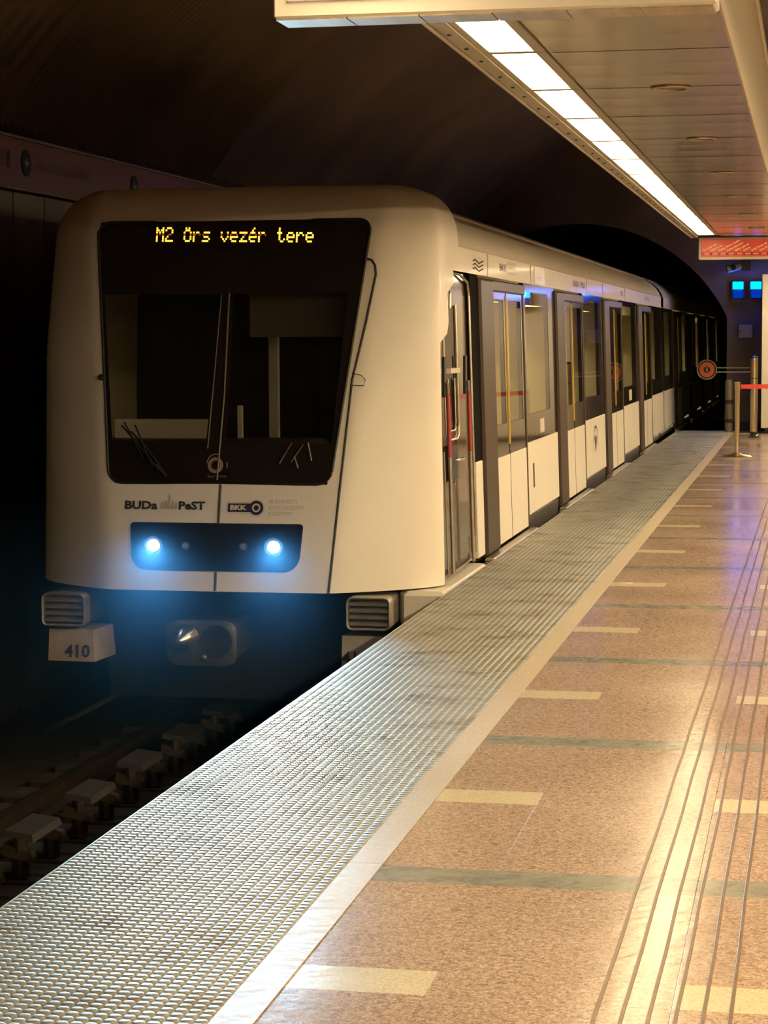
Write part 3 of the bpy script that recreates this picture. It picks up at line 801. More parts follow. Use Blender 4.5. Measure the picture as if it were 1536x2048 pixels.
# front lettering
fm = lambda off: (lambda p: npt(p.x, p.z, off))
for s, x0, x1 in (('BUDa', -4.578, -4.345), ('PeST', -4.195, -4.008)):
    mb = text_mb(s, .074, (x0, 14, .542), (1, 0, 0), (0, 0, 1), width=x1 - x0, fmap=fm(.004), bold=.003)
    obj('city_lettering', mb, INK, TR_, label='dark city name lettering')
mb = MB()          # pale crest between the two halves of the city name
for cx, w, h in ((-4.31, .03, .045), (-4.285, .028, .055), (-4.262, .03, .075), (-4.235, .024, .055), (-4.212, .022, .045)):
    n = 5; mb.grid([[npt(cx - w / 2 * (1 - .5 * q) + w * (1 - .5 * q) * i / n, .545 + h * q, .003) for i in range(n + 1)] for q in (0, .6, 1)])
mb.add([npt(-4.275, .62, .003), npt(-4.249, .62, .003), npt(-4.262, .645, .003)], [(0, 1, 2)])
obj('city_crest', mb, GREYINK, TR_, label='pale grey crest')
def keyshape(s, off):
    x0, x1, cz, hh, rr = -3.845, -3.655, .557, .026, .046
    pts = [(x0 - s, cz - hh - s), (x1 - .02, cz - hh - s)]
    cx = x1 + .005; R = rr + s
    a0 = math.asin((hh + s) / R)
    pts += [(cx + R * math.cos(PI + a0 + (2 * PI - 2 * a0) * i / 24), cz + R * math.sin(PI + a0 + (2 * PI - 2 * a0) * i / 24)) for i in range(25)]
    pts += [(x1 - .02, cz + hh + s), (x0 - s, cz + hh + s)]
    return MB().add([npt(a, b, off) for a, b in pts], [tuple(range(len(pts)))])
lg = obj('operator_logo', keyshape(.011, .0025), GREYINK, TR_)
obj('logo_border', keyshape(.0085, .0032), CREAM, lg)
obj('logo_field', keyshape(.0025, .0042), NAVY, lg)
mb = MB(); n = 28
mb.grid([[npt(-3.650 + r * math.cos(2 * PI * i / n), .557 + r * math.sin(2 * PI * i / n), .0055) for i in range(n + 1)] for r in (.018, .029)])
obj('logo_ring', mb, CREAM, lg)
obj('logo_letters', text_mb('BKK', .044, (-3.832, 14, .543), (1, 0, 0), (0, 0, 1), width=.115, fmap=fm(.0055), bold=.002), CREAM, lg)
for i, s in enumerate(('BUDAPESTI', 'KÖZLEKEDÉSI', 'KÖZPONT')):
    obj('operator_name', text_mb(s, .036, (-3.565, 14, .588 - .040 * i), (1, 0, 0), (0, 0, 1), width=(.19, .235, .16)[i], fmap=fm(.003)), GREYINK, TR_)
# maker's emblem on the black glass
mb = MB(); n = 32; rows = []
for r in (.030, .054):
    rows.append([npt(-3.945 + r * math.cos(2 * PI * i / n), .838 + r * math.sin(2 * PI * i / n), .008) for i in range(n + 1)])
mb.grid(rows)
mb.grid([[npt(-3.945 + r * math.cos(a), .845 + r * 1.1 * math.sin(a), .0085) for a in [1.15 + 1.9 * i / 12 for i in range(13)]] for r in (.058, .064)])
mb.grid([[npt(-3.868 + dx, .82 + .04 * i, .008) for i in range(2)] for dx in (0, .008)])
em = obj('maker_emblem', mb, EMBLEM, scr)
obj('maker_name', text_mb('ALSTOM', .022, (-4.0, 14, .755), (1, 0, 0), (0, 0, 1), width=.13, fmap=fm(.008)), EMBLEM, scr)
# wipers
def wiper(pts, blade):
    w = obj('wiper', nline(pts, .007, .022), BLACK, TR_)
    obj('blade', nline(blade, .006, .03), GASKET, w)
wiper([(-4.34, .80), (-4.50, .98), (-4.62, 1.10)], [(-4.60, 1.12), (-4.45, .88)])
wiper([(-4.28, .76), (-4.44, .96), (-4.55, 1.06)], [(-4.52, 1.10), (-4.38, .82)])
WLITE = mat('wiper_arm_pale', (0.18, 0.17, 0.13), .35, .6)
for pts in ([(-3.50, .85), (-3.42, .99)], [(-3.42, .86), (-3.34, .98)], [(-3.28, .87), (-3.31, .99)], [(-3.37, .82), (-3.40, .90)], [(-4.36, .84), (-4.29, .76)]):
    obj('wiper_arm', nline(pts, .005, .02), WLITE, TR_)
# small mirror wire loop at the right, knob at the left
obj('wire_loop', MB().tube([npt(-3.03, 1.455, .01), npt(-2.97, 1.44, .02), npt(-2.945, 1.41, .02), npt(-2.955, 1.37, .02), npt(-3.04, 1.375, .01)], .003, 6), GASKET, TR_)
obj('windscreen_knob', front_disc(-4.785, 1.43, [(.02, 0), (.022, .03), (.012, .045)]), BLACK, TR_, smooth=40)

# ---- side pieces
def slab(mb, y0, y1, z0, z1, off, th=.04, b=.006, side=1):
    """piece of the sloping body side, outer face off metres proud of the skin"""
    def P(y, z, o): return (XC + side * (1.44 - .03 * z + o), y, z)
    rings = [[P(y0, z0, off - th), P(y1, z0, off - th), P(y1, z1, off - th), P(y0, z1, off - th)],
             [P(y0, z0, off - b), P(y1, z0, off - b), P(y1, z1, off - b), P(y0, z1, off - b)],
             [P(y0 + b, z0 + b, off), P(y1 - b, z0 + b, off), P(y1 - b, z1 - b, off), P(y0 + b, z1 - b, off)]]
    mb.rings(rings); return mb
def frame_slab(y0, y1, z0, z1, wy0, wy1, wz0, wz1, off, th=.04):
    mb = MB()
    slab(mb, y0, wy0, z0, z1, off, th, .001); slab(mb, wy1, y1, z0, z1, off, th, .001)
    slab(mb, wy0, wy1, z0, wz0, off, th, .001); slab(mb, wy0, wy1, wz1, z1, off, th, .001)
    return mb
WT = 2.17
def window(y0, y1, z0, wy0, wy1, wz0=1.0, wz1=2.10):
    f = obj('window_frame', frame_slab(y0, y1, z0, WT, wy0, wy1, wz0, wz1, 0), BLACKG, TR_)
    mb = MB(); slab(mb, wy0, wy1, wz0, wz1, -.002, .006, .001)
    obj('pane', mb, GLASS_S, f)
    return f
def panel(y0, y1, z0=.10, z1=.75, m=None):
    mb = MB(); slab(mb, y0, y1, z0, z1, .004, .03, .008)
    return obj('side_panel', mb, m or WHITE, TR_)
def door(y0, ln=1.95):
    """double sliding door starting at y0"""
    mid = y0 + ln * .45
    fr_ = MB(); slab(fr_, y0 - .68, y0 - .01, .0, 2.15, .028, .06, .02); slab(fr_, y0 - .01, y0 + ln, 2.06, 2.15, .02, .06, .01)
    slab(fr_, y0 + ln - .03, y0 + ln + .03, .0, 2.15, .005, .05, .005)
    df = obj('door_frame', fr_, BROWNF, TR_, smooth=30)
    for a, b in ((y0, mid), (mid, y0 + ln)):
        lf = obj('door_leaf', frame_slab(a + .004, b - .004, .715, 2.06, a + .13, b - .16, .98, 2.0, -.002), BLACKG, TR_)
        mb = MB(); slab(mb, a + .13, b - .16, .98, 2.0, -.004, .006, .001); obj('pane', mb, GLASS_S, lf)
        mb = MB(); slab(mb, a + .003, b - .003, .01, .715, .0, .04, .005); obj('leaf_panel', mb, WHITE, lf)
        for e in ((b - .035,) if a == y0 else (a + .012,)):
            mb = MB(); slab(mb, e, e + .015, .80, 2.04, .004, .01, .001); obj('edge_strip', mb, YELLOW, lf, label='yellow door edge strip')
    mb = MB(); slab(mb, mid - .006, mid + .006, .01, 2.06, .002, .02, .001); obj('door_seal', mb, GASKET, TR_)
    # sill plate with bright nosing
    mb = MB(); mb.bbox(-2.46, -2.385, y0 - .70, y0 + ln + .1, -.035, -.008, .006)
    sl = obj('door_sill', mb, SILVER, TR_)
    mb = MB(); mb.bbox(-2.46, -2.40, y0 - .72, y0 - .25, -.10, -.036, .006); obj('sill_bracket', mb, BUFFER, sl)
    # grab poles and screens inside
    obj('grab_pole', MB().tube([(-3.35, y0 + ln * .5, .02), (-3.35, y0 + ln * .5, 2.15)], .017, 8), YELLOW, TR_)
    for yy in (y0 - .12, y0 + ln + .08):
        obj('door_screen', MB().box(-3.02, -2.55, yy - .015, yy + .015, .02, 2.0), INNER, TR_)
        obj('door_screen', MB().box(-5.26, -4.78, yy - .015, yy + .015, .02, 2.0), INNER, TR_)
def bench(y0, y1):
    for s in (1, -1):
        mb = MB(); a = XC + s * .92; b = XC + s * 1.34
        mb.bbox(min(a, b), max(a, b), y0, y1, .36, .44, .02)
        a2 = XC + s * 1.24; mb.bbox(min(a2, b), max(a2, b), y0, y1, .44, .98, .03)
        mb.box(min(a + s * .1, b), max(a + s * .1, b), y0 + .1, y1 - .1, .02, .36)
        obj('bench_seat', mb, SEATM, TR_)
# cab door zone
mb = MB(); cabd = obj('cab_door', frame_slab(14.62, 16.02, .02, 2.16, 14.93, 15.42, 1.02, 1.92, -.03), CABDOOR, TR_)
mb = MB(); slab(mb, 14.93, 15.42, 1.02, 1.92, -.034, .006, .001); obj('pane', mb, GLASS_S, cabd)
def srl(pts, r, off=.0, n=8): return MB().tube([(sx(z) + off, y, z) for y, z in pts], r, n)
# rounded trim around the cab door window and the door edge
obj('window_trim', srl([(14.90, 1.93), (14.90, 1.05), (14.93, .985), (15.0, .965), (15.35, .965), (15.43, .985), (15.46, 1.05), (15.46, 1.93)], .008, -.025), SILVER, cabd)
obj('window_trim', srl([(15.02, 1.40), (15.02, 1.08), (15.06, 1.03), (15.26, 1.03), (15.30, 1.08), (15.30, 1.40)], .007, -.022), SILVER, cabd)
obj('window_latch', MB().box(-2.56, -2.49, 14.95, 15.36, 1.44, 1.475), CREAM, cabd)
obj('door_trim', srl([(16.0, .08), (16.0, 2.0), (15.95, 2.10), (15.6, 2.15), (15.3, 2.15), (15.18, 2.10), (15.14, 2.0), (15.12, 1.9)], .010, -.01), SILVER, TR_)
obj('door_trim', srl([(14.72, .05), (14.72, .5), (14.70, .9)], .006, -.012), SILVER, TR_)
obj('door_trim', srl([(15.92, .20), (15.90, .09), (15.80, .05), (15.0, .03)], .008, -.008), SILVER, TR_)
for y_ in (14.70, 15.62):
    h = obj('handrail', srl([(y_, .86), (y_, 1.30)], .015, .028, 10), RED, cabd, smooth=40, label='red part of handrail')
    obj('handrail', srl([(y_, .05), (y_, .86)], .014, .028, 10), SILVER, cabd, smooth=40)
    obj('rail_end', srl([(y_, 1.30), (y_, 1.37), (y_, 1.38)], .015, .028, 10), CHROME, cabd, smooth=40)
    obj('rail_recess', MB().box(-2.508, -2.490, y_ - .03, y_ + .05, 1.28, 1.56), BLACK, cabd)
obj('handle_recess', MB().box(-2.505, -2.484, 14.93, 15.22, .68, .93), BLACK, cabd)
obj('door_handle', MB().tube([(-2.49, 15.02, .83), (-2.44, 15.02, .83), (-2.435, 15.02, .83), (-2.435, 15.18, .83)], .011, 8), CHROME, cabd, smooth=40)
obj('lock', MB().lathe([(.02, 0), (.02, .01), (.008, .014)], (-2.486, 15.05, .665), 'x', 12), CHROME, cabd)
obj('cab_step', MB().bbox(-2.70, -2.385, 14.16, 16.05, -.26, -.012, .03), CREAM, TR_)
# pieces behind the cab door
mb = MB(); slab(mb, 16.02, 16.40, .75, WT, -.004, .04, .002); obj('black_panel', mb, MATT, TR_)
panel(16.05, 16.36, .02)
door0 = 17.05
for k in range(4):
    y0 = door0 + 5.0 * k + (0.25 if k == 3 else 0)
    door(y0)
    if k < 3:
        a, b = y0 + 1.98, y0 + 4.30 + (0.22 if k == 2 else 0)
        panel(a, b, .10)
        window(a, b, .75, a + .12, b - .55)
        bench(a + .2, b - .1)
        obj('under_step', MB().bbox(-2.62, -2.47, a, b, -.12, .09, .01), DARKMET, TR_)
        if k == 1:
            mb = MB(); n = 28
            mb.grid([[(sx(.42) + .006, (a + b) / 2 - .1 + r * math.cos(2 * PI * i / n), .40 + r * math.sin(2 * PI * i / n)) for i in range(n + 1)] for r in (.24, .262)])
            mb.add([(sx(.42) + .006, (a + b) / 2 - .1 + u, .40 + v) for u, v in ((-.12, .12), (-.05, .15), (0, 0), (.05, .15), (.12, .12), (.03, -.05), (.03, -.2), (-.03, -.2), (-.03, -.05))], [(0, 1, 2, 8), (2, 3, 4, 5), (2, 5, 6, 7, 8)])
            obj('side_emblem', mb, INK, TR_, label='dark round emblem on the white panel')
        if k == 0:
            mb = MB(); slab(mb, a + .32, a + .40, .33, .55, .008, .01, .002); obj('panel_lock', mb, DARKMET, TR_)
            mb = MB(); slab(mb, a + .95, a + 1.25, .80, .93, .004, .004, .001); obj('sticker', mb, CREAM, TR_)
        if k == 2:
            mb = MB(); slab(mb, a + .95, a + 1.35, .80, .95, .004, .004, .001); obj('sticker', mb, CREAM, TR_)
    obj('sill_gap_box', MB().box(-2.9, -2.50, y0 - .7, y0 + 1.95, -.9, -.13), BLACK, TR_)
panel(34.3, 36.75, .10)
window(34.3, 36.75, .75, 34.42, 35.6)
# second and third carriage in the tunnel
for base in (37.35,):
    panel(base, base + 2.4, .1); window(base, base + 2.4, .75, base + .15, base + 1.9)
    for k in range(4):
        y0 = base + 3.1 + 5.0 * k
        door(y0); a, b = y0 + 1.98, y0 + 4.3
        panel(a, b, .1); window(a, b, .75, a + .12, b - .55); bench(a + .2, b - .1)
obj('gangway', MB().box(XC - 1.2, XC + 1.2, 36.75, 37.35, -.6, 2.35), BLACK, TR_)
# white band above the windows and the roof, one body per carriage
def body_top(y0, y1, m_band, m_roof):
    pr = [(1.44 - .03 * WT + .004, WT), (1.375, 2.345), (1.365, 2.36)]
    mb = MB()
    mb.grid([[(XC + a, yy, b) for a, b in pr] for yy in (y0, y1)])
    mb.grid([[(XC - a, yy, b) for a, b in pr] for yy in (y0, y1)])
    obj('window_band', mb, m_band, TR_)
    rp = [(1.365, 2.36), (1.345, 2.42), (1.29, 2.50), (1.20, 2.585), (1.09, 2.65)]
    mb = MB(); mb.grid([[(XC + a, yy, b) for a, b in rp] for yy in (y0, y1)]); mb.grid([[(XC - a, yy, b) for a, b in rp] for yy in (y0, y1)])
    r = obj('roof_edge', mb, m_band, TR_, smooth=60)
    mb = MB(); rp2 = [(1.09, 2.65), (1.03, 2.70), (.9, 2.725), (.6, 2.74), (0, 2.745), (-.6, 2.74), (-.9, 2.725), (-1.03, 2.70), (-1.09, 2.65)]
    mb.grid([[(XC + a, yy, b) for a, b in rp2] for yy in (y0, y1)])
    obj('roof', mb, m_roof, TR_, smooth=60)
    obj('roof_gutter', MB().tube([(XC + 1.092, y0, 2.655), (XC + 1.092, y1, 2.655)], .010, 6), CREAM, TR_)
    obj('crease_highlight', MB().tube([(XC + 1.372, y0, 2.352), (XC + 1.372, y1, 2.352)], .007, 6), SIGNW, TR_)  # bright tube added as the highlight along the roof crease
    # far side wall with its windows, floor, ceiling, end walls
    mb = MB(); slab(mb, y0, y1, 0, .95, 0, .05, .001, -1); slab(mb, y0, y1, 2.0, WT, 0, .05, .001, -1)
    yy = y0
    while yy < y1: slab(mb, yy, min(y1, yy + 1.5), .95, 2.0, 0, .05, .001, -1); yy += 2.5
    obj('far_side_wall', mb, INNER, TR_)
    mb = MB(); slab(mb, y0, y1, .95, 2.0, .0, .008, .001, -1); obj('far_side_glass', mb, BLACKG, TR_)
    obj('carriage_floor', MB().box(XC - 1.36, XC + 1.36, y0 + (1.1 if y0 < 16 else 0), y1, -.04, .01), INFLOOR, TR_)
    obj('underframe', MB().box(XC - 1.2, XC + 1.2, y0, y1, -.95, -.13), BLACK, TR_)
    obj('carriage_ceiling', MB().box(XC - 1.34, XC + 1.34, y0 + 1.1, y1, 2.19, 2.21), INNER, TR_)
    mb = MB()
    for dx in (-.55, .55): mb.box(XC + dx - .07, XC + dx + .07, y0 + 1.3, y1 - .3, 2.17, 2.185)
    obj('carriage_lamp', mb, CARLAMP, TR_)
    mb = MB()
    for dx in (-.64, -.46, .46, .64): mb.box(XC + dx - .01, XC + dx + .01, y0 + 1.3, y1 - .3, 2.06, 2.189)
    obj('added_lamp_skirt', mb, INNER, TR_)  # skirts added to hide the glowing lamps from the side
    for yy in (y1 - .05,):
        mb = MB(); mb.box(XC - 1.35, XC - .45, yy - .03, yy, 0, 2.2); mb.box(XC + .45, XC + 1.35, yy - .03, yy, 0, 2.2); mb.box(XC - .45, XC + .45, yy - .03, yy, 1.98, 2.2)
        obj('end_bulkhead', mb, INNER, TR_)
    # handrails under the ceiling
    mb = MB()
    for dx in (-.75, .75): mb.tube([(XC + dx, y0 + 1.6, 1.93), (XC + dx, y1 - .4, 1.93)], .014, 6)
    obj('ceiling_rail', mb, YELLOW, TR_)
body_top(15.15, 36.8, WHITE, ROOFM)
body_top(37.35, 60.5, WHITE, ROOFM)
# cab interior
obj('cab_partition', MB().box(XC - 1.35, XC + 1.35, 16.36, 16.40, 0, 2.2), CABGREY, TR_)
obj('cab_console', MB().bbox(XC - 1.05, XC + .55, 14.25, 14.85, .2, .99, .03), CABGREY, TR_)
obj('console_ledge', MB().bbox(-4.86, -4.10, 14.62, 14.66, .95, 1.125, .006), CREAM, TR_)
obj('cab_post', MB().bbox(-3.825, -3.755, 15.0, 15.05, .8, 1.72, .006), CREAM, TR_)
obj('cab_post', MB().bbox(-3.98, -3.945, 14.7, 14.74, .8, 1.22, .006), CREAM, TR_)
obj('sun_blind', MB().bbox(-3.83, -3.13, 14.50, 14.52, 1.70, 2.05, .004), BLIND, TR_)
obj('cab_floor', MB().box(XC - 1.2, XC + 1.2, 14.35, 16.36, .011, .03), BLACK, TR_)
obj('cab_door_frame', MB().box(-3.68, -3.05, 16.0, 16.03, .1, 1.62), BLACK, TR_)
# labels along the white band
def band_text(s, size, y, z, width, m=INK):
    obj('band_print', text_mb(s, size, (sx(2.25) + .008, y, z), (0, 1, 0), (-.05, 0, 1), width=width), m, TR_)
band_text('BKK', .09, 17.55, 2.235, .42, NAVY)
for i, s in enumerate(('BUDAPESTI', 'KÖZLEKEDÉSI', 'KÖZPONT')): band_text(s, .035, 18.02, 2.30 - .042 * i, .5, GREYINK)
mb = MB(); 
for i in range(3): mb.tube([(sx(2.26) + .008, 16.15 + .10 * q, 2.27 - .03 * i + .012 * math.sin(q * 1.6)) for q in range(6)], .005, 5)
obj('band_print', mb, INK, TR_)
mb = MB().add([(sx(2.3) + .009, 16.15, 2.31), (sx(2.3) + .009, 16.6, 2.31), (sx(2.3) + .009, 16.45, 2.27), (sx(2.3) + .009, 16.25, 2.28)], [(0, 1, 2, 3)]); obj('band_print', mb, CREAM, TR_)
band_text('BUDA', .095, 23.1, 2.23, .55); band_text('PEST', .095, 23.85, 2.23, .5)
band_text('BKK', .09, 28.9, 2.235, .42, NAVY); band_text('M2', .09, 33.2, 2.235, .8)
mb = MB(); slab(mb, 19.8, 20.55, 2.18, 2.335, .012, .01, .002); obj('sticker', mb, SIGNW, TR_)
obj('band_print', text_mb('412', .05, (sx(2.2) + .02, 19.95, 2.22), (0, 1, 0), (-.05, 0, 1), width=.3), GREYINK, TR_)
for yy in (16.9, 19.55, 24.5, 26.4, 29.6):
    obj('band_joint', MB().box(sx(2.3) - .012, sx(2.17) + .0065, yy - .006, yy + .006, WT, 2.345), GREYINK, TR_)
# roof fittings at the rear of the nose
for x, y_, z_, h in ((-2.735, 14.9, 2.60, .08), (-2.615, 15.1, 2.56, .085), (-2.60, 15.38, 2.52, .11)):
    obj('roof_fitting', MB().tube([(x, y_, z_), (x, y_, z_ + h)], [.016, .006], 8), FRAMEM, TR_)

# ---- under the nose
def rrect(cx, cz, w, h, r, y, n=5):
    out = []
    for (sx_, sz, a0) in ((1, -1, -PI / 2), (1, 1, 0), (-1, 1, PI / 2), (-1, -1, PI)):
        for i in range(n + 1):
            a = a0 + PI / 2 * i / n
            out.append((cx + sx_ * (w / 2 - r) + r * math.cos(a), y, cz + sz * (h / 2 - r) + r * math.sin(a)))
    return out
def anticlimber(x0, x1, z0, z1):
    cx, cz, w, h = (x0 + x1) / 2, (z0 + z1) / 2, x1 - x0, z1 - z0
    mb = MB(); mb.rings([rrect(cx, cz, w - .03, h - .03, .025, 13.935), rrect(cx, cz, w, h, .04, 13.935), rrect(cx, cz, w - .01, h - .01, .04, 14.25)])
    a = obj('anti_climber', mb, BUFFER2, TR_, smooth=40, label='ribbed grey buffer block')
    mb = MB(); mb.rings([rrect(cx, cz, w - .035, h - .035, .028, 13.936), rrect(cx, cz, w - .03, h - .03, .03, 13.865), rrect(cx, cz, w - .01, h - .01, .036, 13.855), rrect(cx, cz, w, h, .04, 13.87), rrect(cx, cz, w, h, .04, 13.98)], cap=False)
    obj('block_rim', mb, BUFFER, a, smooth=40)
    for i in range(4):
        z = z0 + .030 + (h - .045) * i / 4
        mb = MB(); X0, X1 = x0 + .02, x1 - .02
        mb.hexa([(X0, 13.872, z), (X1, 13.872, z), (X1, 13.934, z + .004), (X0, 13.934, z + .004), (X0, 13.868, z + .012), (X1, 13.868, z + .012), (X1, 13.934, z + .038), (X0, 13.934, z + .038)])
        obj('rib', mb, BUFFER, a)
    return a
anticlimber(-3.02, -2.72, -.245, -.022)
anticlimber(-5.15, -4.84, -.262, -.035)
obj('buffer_bracket', MB().bbox(-2.72, -2.63, 14.2, 14.5, -.24, -.02, .01), BUFFER, TR_)
def nplate(x0, x1, txt, tx):
    mb = MB(); z0, z1 = -.505, -.29
    mb.hexa([(x0, 13.90, z0), (x1, 13.88, z0), (x1 + .03, 14.25, z0), (x0 + .03, 14.25, z0), (x0, 13.93, z1), (x1 - .02, 13.91, z1), (x1 + .01, 14.25, z1), (x0 + .03, 14.25, z1)])
    p = obj('number_plate', mb, PLATEM, TR_, label='beige plate with dark fleet number')
    obj('fleet_number', text_mb(txt, .12, (tx, 13.882, -.475), (1, 0, 0), (0, .12, 1), bold=.002), INK, p)
nplate(-5.12, -4.78, '410', -4.995)
nplate(-3.06, -2.66, '410', -3.055)
# coupler: rounded faceplate with cone and cup
COUP = mat('coupler_grey', (0.13, 0.125, 0.11), 0.4, 0.6, .2, 10)
cx, cz = -4.018, -.355
mb = MB(); mb.rings([rrect(cx, cz, .40, .24, .06, 14.5), rrect(cx, cz, .46, .29, .07, 14.0), rrect(cx, cz, .49, .31, .075, 13.90), rrect(cx, cz, .49, .31, .075, 13.86), rrect(cx, cz, .45, .27, .06, 13.85)])
cp = obj('coupler', mb, COUP, TR_, smooth=40)
obj('coupler_cone', MB().lathe([(.10, 0), (.075, -.05), (.03, -.14), (.012, -.15)], (cx - .11, 13.85, cz + .03), 'y', 20), SILVER, cp, smooth=40)
obj('coupler_cup', MB().lathe([(.11, 0), (.11, -.012), (.095, -.012), (.06, -.003)], (cx + .11, 13.85, cz + .02), 'y', 20), BLACK, cp, smooth=40)
obj('coupler_pin', MB().lathe([(.022, 0), (.018, -.03), (.008, -.035)], (cx + .03, 13.85, cz - .09), 'y', 12), SILVER, cp, smooth=40)
obj('coupler_slot', MB().box(cx - .16, cx - .04, 13.69, 13.70, cz - .01, cz + .015), BLACK, cp)
obj('coupler_bar', MB().tube([(cx, 14.5, cz), (cx, 15.4, cz)], .07, 12), BLACK, TR_)
mb = MB()
for s in (-1, 1):
    for yy in (16.2, 18.4): mb.lathe([(.40, -.06), (.415, .06)], (XC + s * .72, yy, -.68), 'x', 24)
obj('wheels', mb, DARKMET, TR_, smooth=40)

# ================================================================== far end of the platform
for i, (x0, x1, nm) in enumerate(((-1.40, -1.215, 'one nearer the train'), (-1.085, -.90, 'one nearer the cream panel'), (-.2, .02, 'one hidden behind the cream panel'))):
    yb = 38.85 if i < 2 else 37.7
    t = thing('signal_lamp', f'bright blue square signal lamp on the end wall, {nm}', 'lamp', ((x0 + x1) / 2, yb, 2.38), 'blue signal lamps at the platform end')
    obj('housing', MB().bbox(x0 - .02, x1 + .02, yb, yb + .15, 2.34, 2.67, .01), BLACK, t)
    obj('blue_screen', MB().bbox(x0, x1, yb - .012, yb + .001, 2.515, 2.645, .004), BLUEL, t, label='glowing blue screen')
    pl = bpy.data.lights.new('blue_glow', 'POINT'); pl.energy = 4.0; pl.color = (0.05, 0.12, 1.0); pl.shadow_soft_size = .06
    po = bpy.data.objects.new('blue_glow', pl); COL.objects.link(po); po.location = ((x0 + x1) / 2, yb - .12, 2.58)
    obj('lower_screen', MB().bbox(x0 + .01, x1, yb - .01, yb + .001, 2.36, 2.49, .004), BLUED, t, label='dim blue screen')
t = thing('wall_box', 'small grey box on the end wall under the blue lamps', 'box', (-1.16, 38.95, 1.66))
obj('body', MB().bbox(-1.285, -1.045, 38.9, 39.0, 1.65, 1.89, .01), BOXM, t)
obj('lid', MB().bbox(-1.275, -1.055, 38.89, 38.901, 1.66, 1.88, .003), BOXM, t)
obj('key', MB().lathe([(.014, 0), (.014, -.01)], (-1.255, 38.89, 1.77), 'y', 10), BLACK, t)
t = thing('security_camera', 'beige security camera on a bracket above the blue lamps', 'camera', (-1.35, 38.8, 2.8))
obj('housing', MB().tube([(-1.5, 38.55, 2.86), (-1.30, 38.6, 2.91), (-1.26, 38.62, 2.92)], [.065, .07, .05], 12), BUFFER, t, smooth=40)
obj('lens', MB().lathe([(.05, 0), (.05, -.03), (.03, -.035)], (-1.38, 38.52, 2.89), 'y', 16), BLACK, t)
obj('bracket', MB().box(-1.24, -1.09, 38.7, 39.0, 2.84, 3.02), DARKMET, t)
t = thing('grey_post', 'short dark grey post with two black bands by the tunnel mouth', 'post', (-1.44, 38.4, 0))
obj('tube', MB().lathe([(.07, 0), (.07, .88), (.05, .92)], (-1.43, 38.4, 0), n=20), mat('post_grey', (0.16, 0.13, 0.11), .5, .2), t, smooth=40)
for z in (.16, .50): obj('band', MB().lathe([(.073, 0), (.073, .07)], (-1.43, 38.4, z), n=20), BLACK, t)
# steel bollard with arm and stop disc
bx, by = -.945, 36.35
t = thing('stop_post', 'tall steel post with a round red stop sign on a double arm', 'post', (bx, by, 0))
obj('tube', MB().lathe([(.060, .10), (.060, 1.32)], (bx, by, 0), n=28), mat('satin_steel', (0.50, 0.40, 0.26), .3, .9), t, smooth=40)
obj('joint_ring', MB().lathe([(.062, 0), (.062, .01)], (bx, by, .98), n=28), DARKMET, t, smooth=40)
obj('cap', MB().lathe([(.060, 1.32), (.058, 1.35), (.02, 1.36)], (bx, by, 0), n=28), mat('cap_blue_plastic', (0.04, 0.06, 0.25), .15, .3), t, smooth=40)
obj('foot', MB().lathe([(.09, 0), (.09, .02), (.065, .03), (.055, .10)], (bx, by, 0), n=28), BLACK, t, smooth=40)
for a in range(4): obj('bolt', MB().lathe([(.012, .02), (.012, .04), (.006, .045)], (bx + .078 * math.cos(a * PI / 2 + .7), by + .078 * math.sin(a * PI / 2 + .7), 0), n=8), CHROME, t)
for z in (1.165, 1.095): obj('arm', MB().tube([(bx - .05, by, z), (-1.56, by, z)], .013, 10), CHROME, t, smooth=40)
dc = (-1.722, by, 1.13)
d = obj('disc', MB().lathe([(.165, .012), (.165, -.012)], dc, 'y', 40), BLACK, t, smooth=30, label='round stop disc with a steel rim')
obj('rim', MB().lathe([(.150, -.014), (.152, -.022), (.166, -.022), (.170, 0), (.166, .014)], dc, 'y', 40, cap=False), CHROME, d, smooth=40)
obj('red_ring', MB().lathe([(.125, -.012), (.125, -.018)], dc, 'y', 40), ORANGE, d)
obj('centre', MB().lathe([(.055, -.018), (.055, -.021)], dc, 'y', 28), BLACK, d)
mb = MB(); yq = by - .023
mb.lathe([(.008, 0), (.008, -.001)], (dc[0], yq, 1.163), 'y', 10)
mb.tube([(dc[0], yq, 1.15), (dc[0] - .004, yq, 1.12)], .008, 6)
for q in (-1, 1):
    mb.tube([(dc[0] - .003, yq, 1.122), (dc[0] + q * .014, yq, 1.10), (dc[0] + q * .018, yq, 1.085)], .005, 6)
    mb.tube([(dc[0], yq, 1.15), (dc[0] + q * .015, yq, 1.13)], .004, 6)
obj('walking_figure', mb, YELT, d)
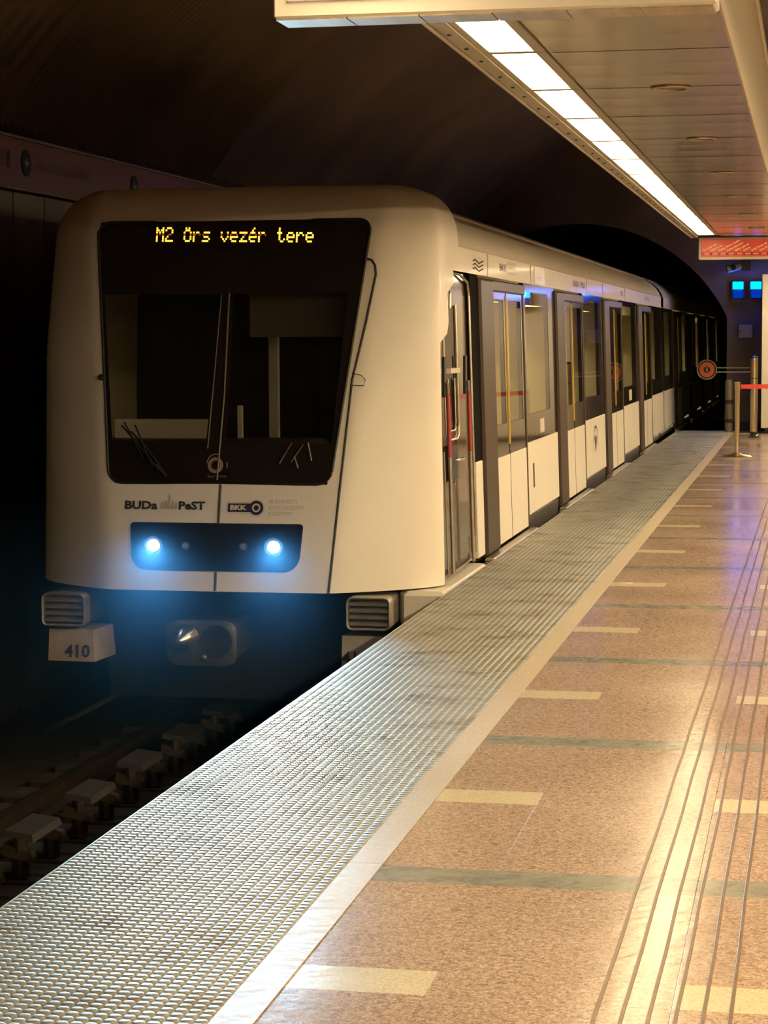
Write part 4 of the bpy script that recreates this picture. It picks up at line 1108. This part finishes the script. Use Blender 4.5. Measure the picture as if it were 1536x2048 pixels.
# belt stanchions
def stanchion(x, y, lab):
    t = thing('stanchion', lab, 'stanchion', (x, y, 0), 'belt barrier posts')
    obj('base', MB().lathe([(.215, 0), (.215, .012), (.19, .03), (.08, .045), (.045, .07)], (x, y, 0), n=36), BRASSY, t, smooth=40)
    obj('pole', MB().lathe([(.032, .05), (.032, .93), (.038, .94), (.038, 1.03), (.042, 1.035), (.042, 1.05), (.03, 1.055)], (x, y, 0), n=24), BRASSY, t, smooth=40)
    obj('belt_slot', MB().box(x + .030, x + .045, y - .012, y + .012, .955, 1.025), GASKET, t)
stanchion(-1.015, 30.36, 'polished brass coloured barrier post standing beside the pale edge stones')
stanchion(.95, 30.9, 'polished barrier post holding the far end of the red belt')
t = obj('barrier_belt', MB().hexa([(-.97, 30.37, .957), (.895, 30.89, .957), (.895, 30.892, .957), (-.97, 30.372, .957), (-.97, 30.37, 1.018), (.895, 30.89, 1.018), (.895, 30.892, 1.018), (-.97, 30.372, 1.018)]), BELT,
        label='red retractable belt stretched from the brass coloured post', cat='belt', origin=(-.03, 30.6, .98))
# added blue haze before the nose, standing in for the headlamps' lens glow
hm = bpy.data.materials.new('lens_glow_haze'); hm.use_nodes = True; nt = hm.node_tree
for n in list(nt.nodes): nt.nodes.remove(n)
o_ = nt.nodes.new('ShaderNodeOutputMaterial'); vs_ = nt.nodes.new('ShaderNodeVolumeScatter')
vs_.inputs['Color'].default_value = (0.17, 0.52, 0.95, 1); vs_.inputs['Anisotropy'].default_value = 0.0
g_ = nt.nodes.new('ShaderNodeNewGeometry'); mp_ = nt.nodes.new('ShaderNodeMapping'); mp_.vector_type = 'TEXTURE'
mp_.inputs['Location'].default_value = (-4.15, 13.3, -0.15); mp_.inputs['Scale'].default_value = (2.0, 2.2, 1.0)
gr_ = nt.nodes.new('ShaderNodeTexGradient'); gr_.gradient_type = 'SPHERICAL'
m_ = nt.nodes.new('ShaderNodeMath'); m_.operation = 'MULTIPLY'; m_.inputs[1].default_value = 0.060
nt.links.new(g_.outputs['Position'], mp_.inputs[0]); nt.links.new(mp_.outputs[0], gr_.inputs[0])
nt.links.new(gr_.outputs['Fac'], m_.inputs[0]); nt.links.new(m_.outputs[0], vs_.inputs['Density'])
nt.links.new(vs_.outputs[0], o_.inputs['Volume'])
obj('lens_glow_haze', MB().box(-5.95, -2.42, 11.4, 13.82, -1.04, .72), hm, kind='stuff', label='added bluish haze standing in for headlamp lens glow above the track', cat='haze', origin=(-4.2, 13, 0))
print('script built', len(bpy.data.objects))
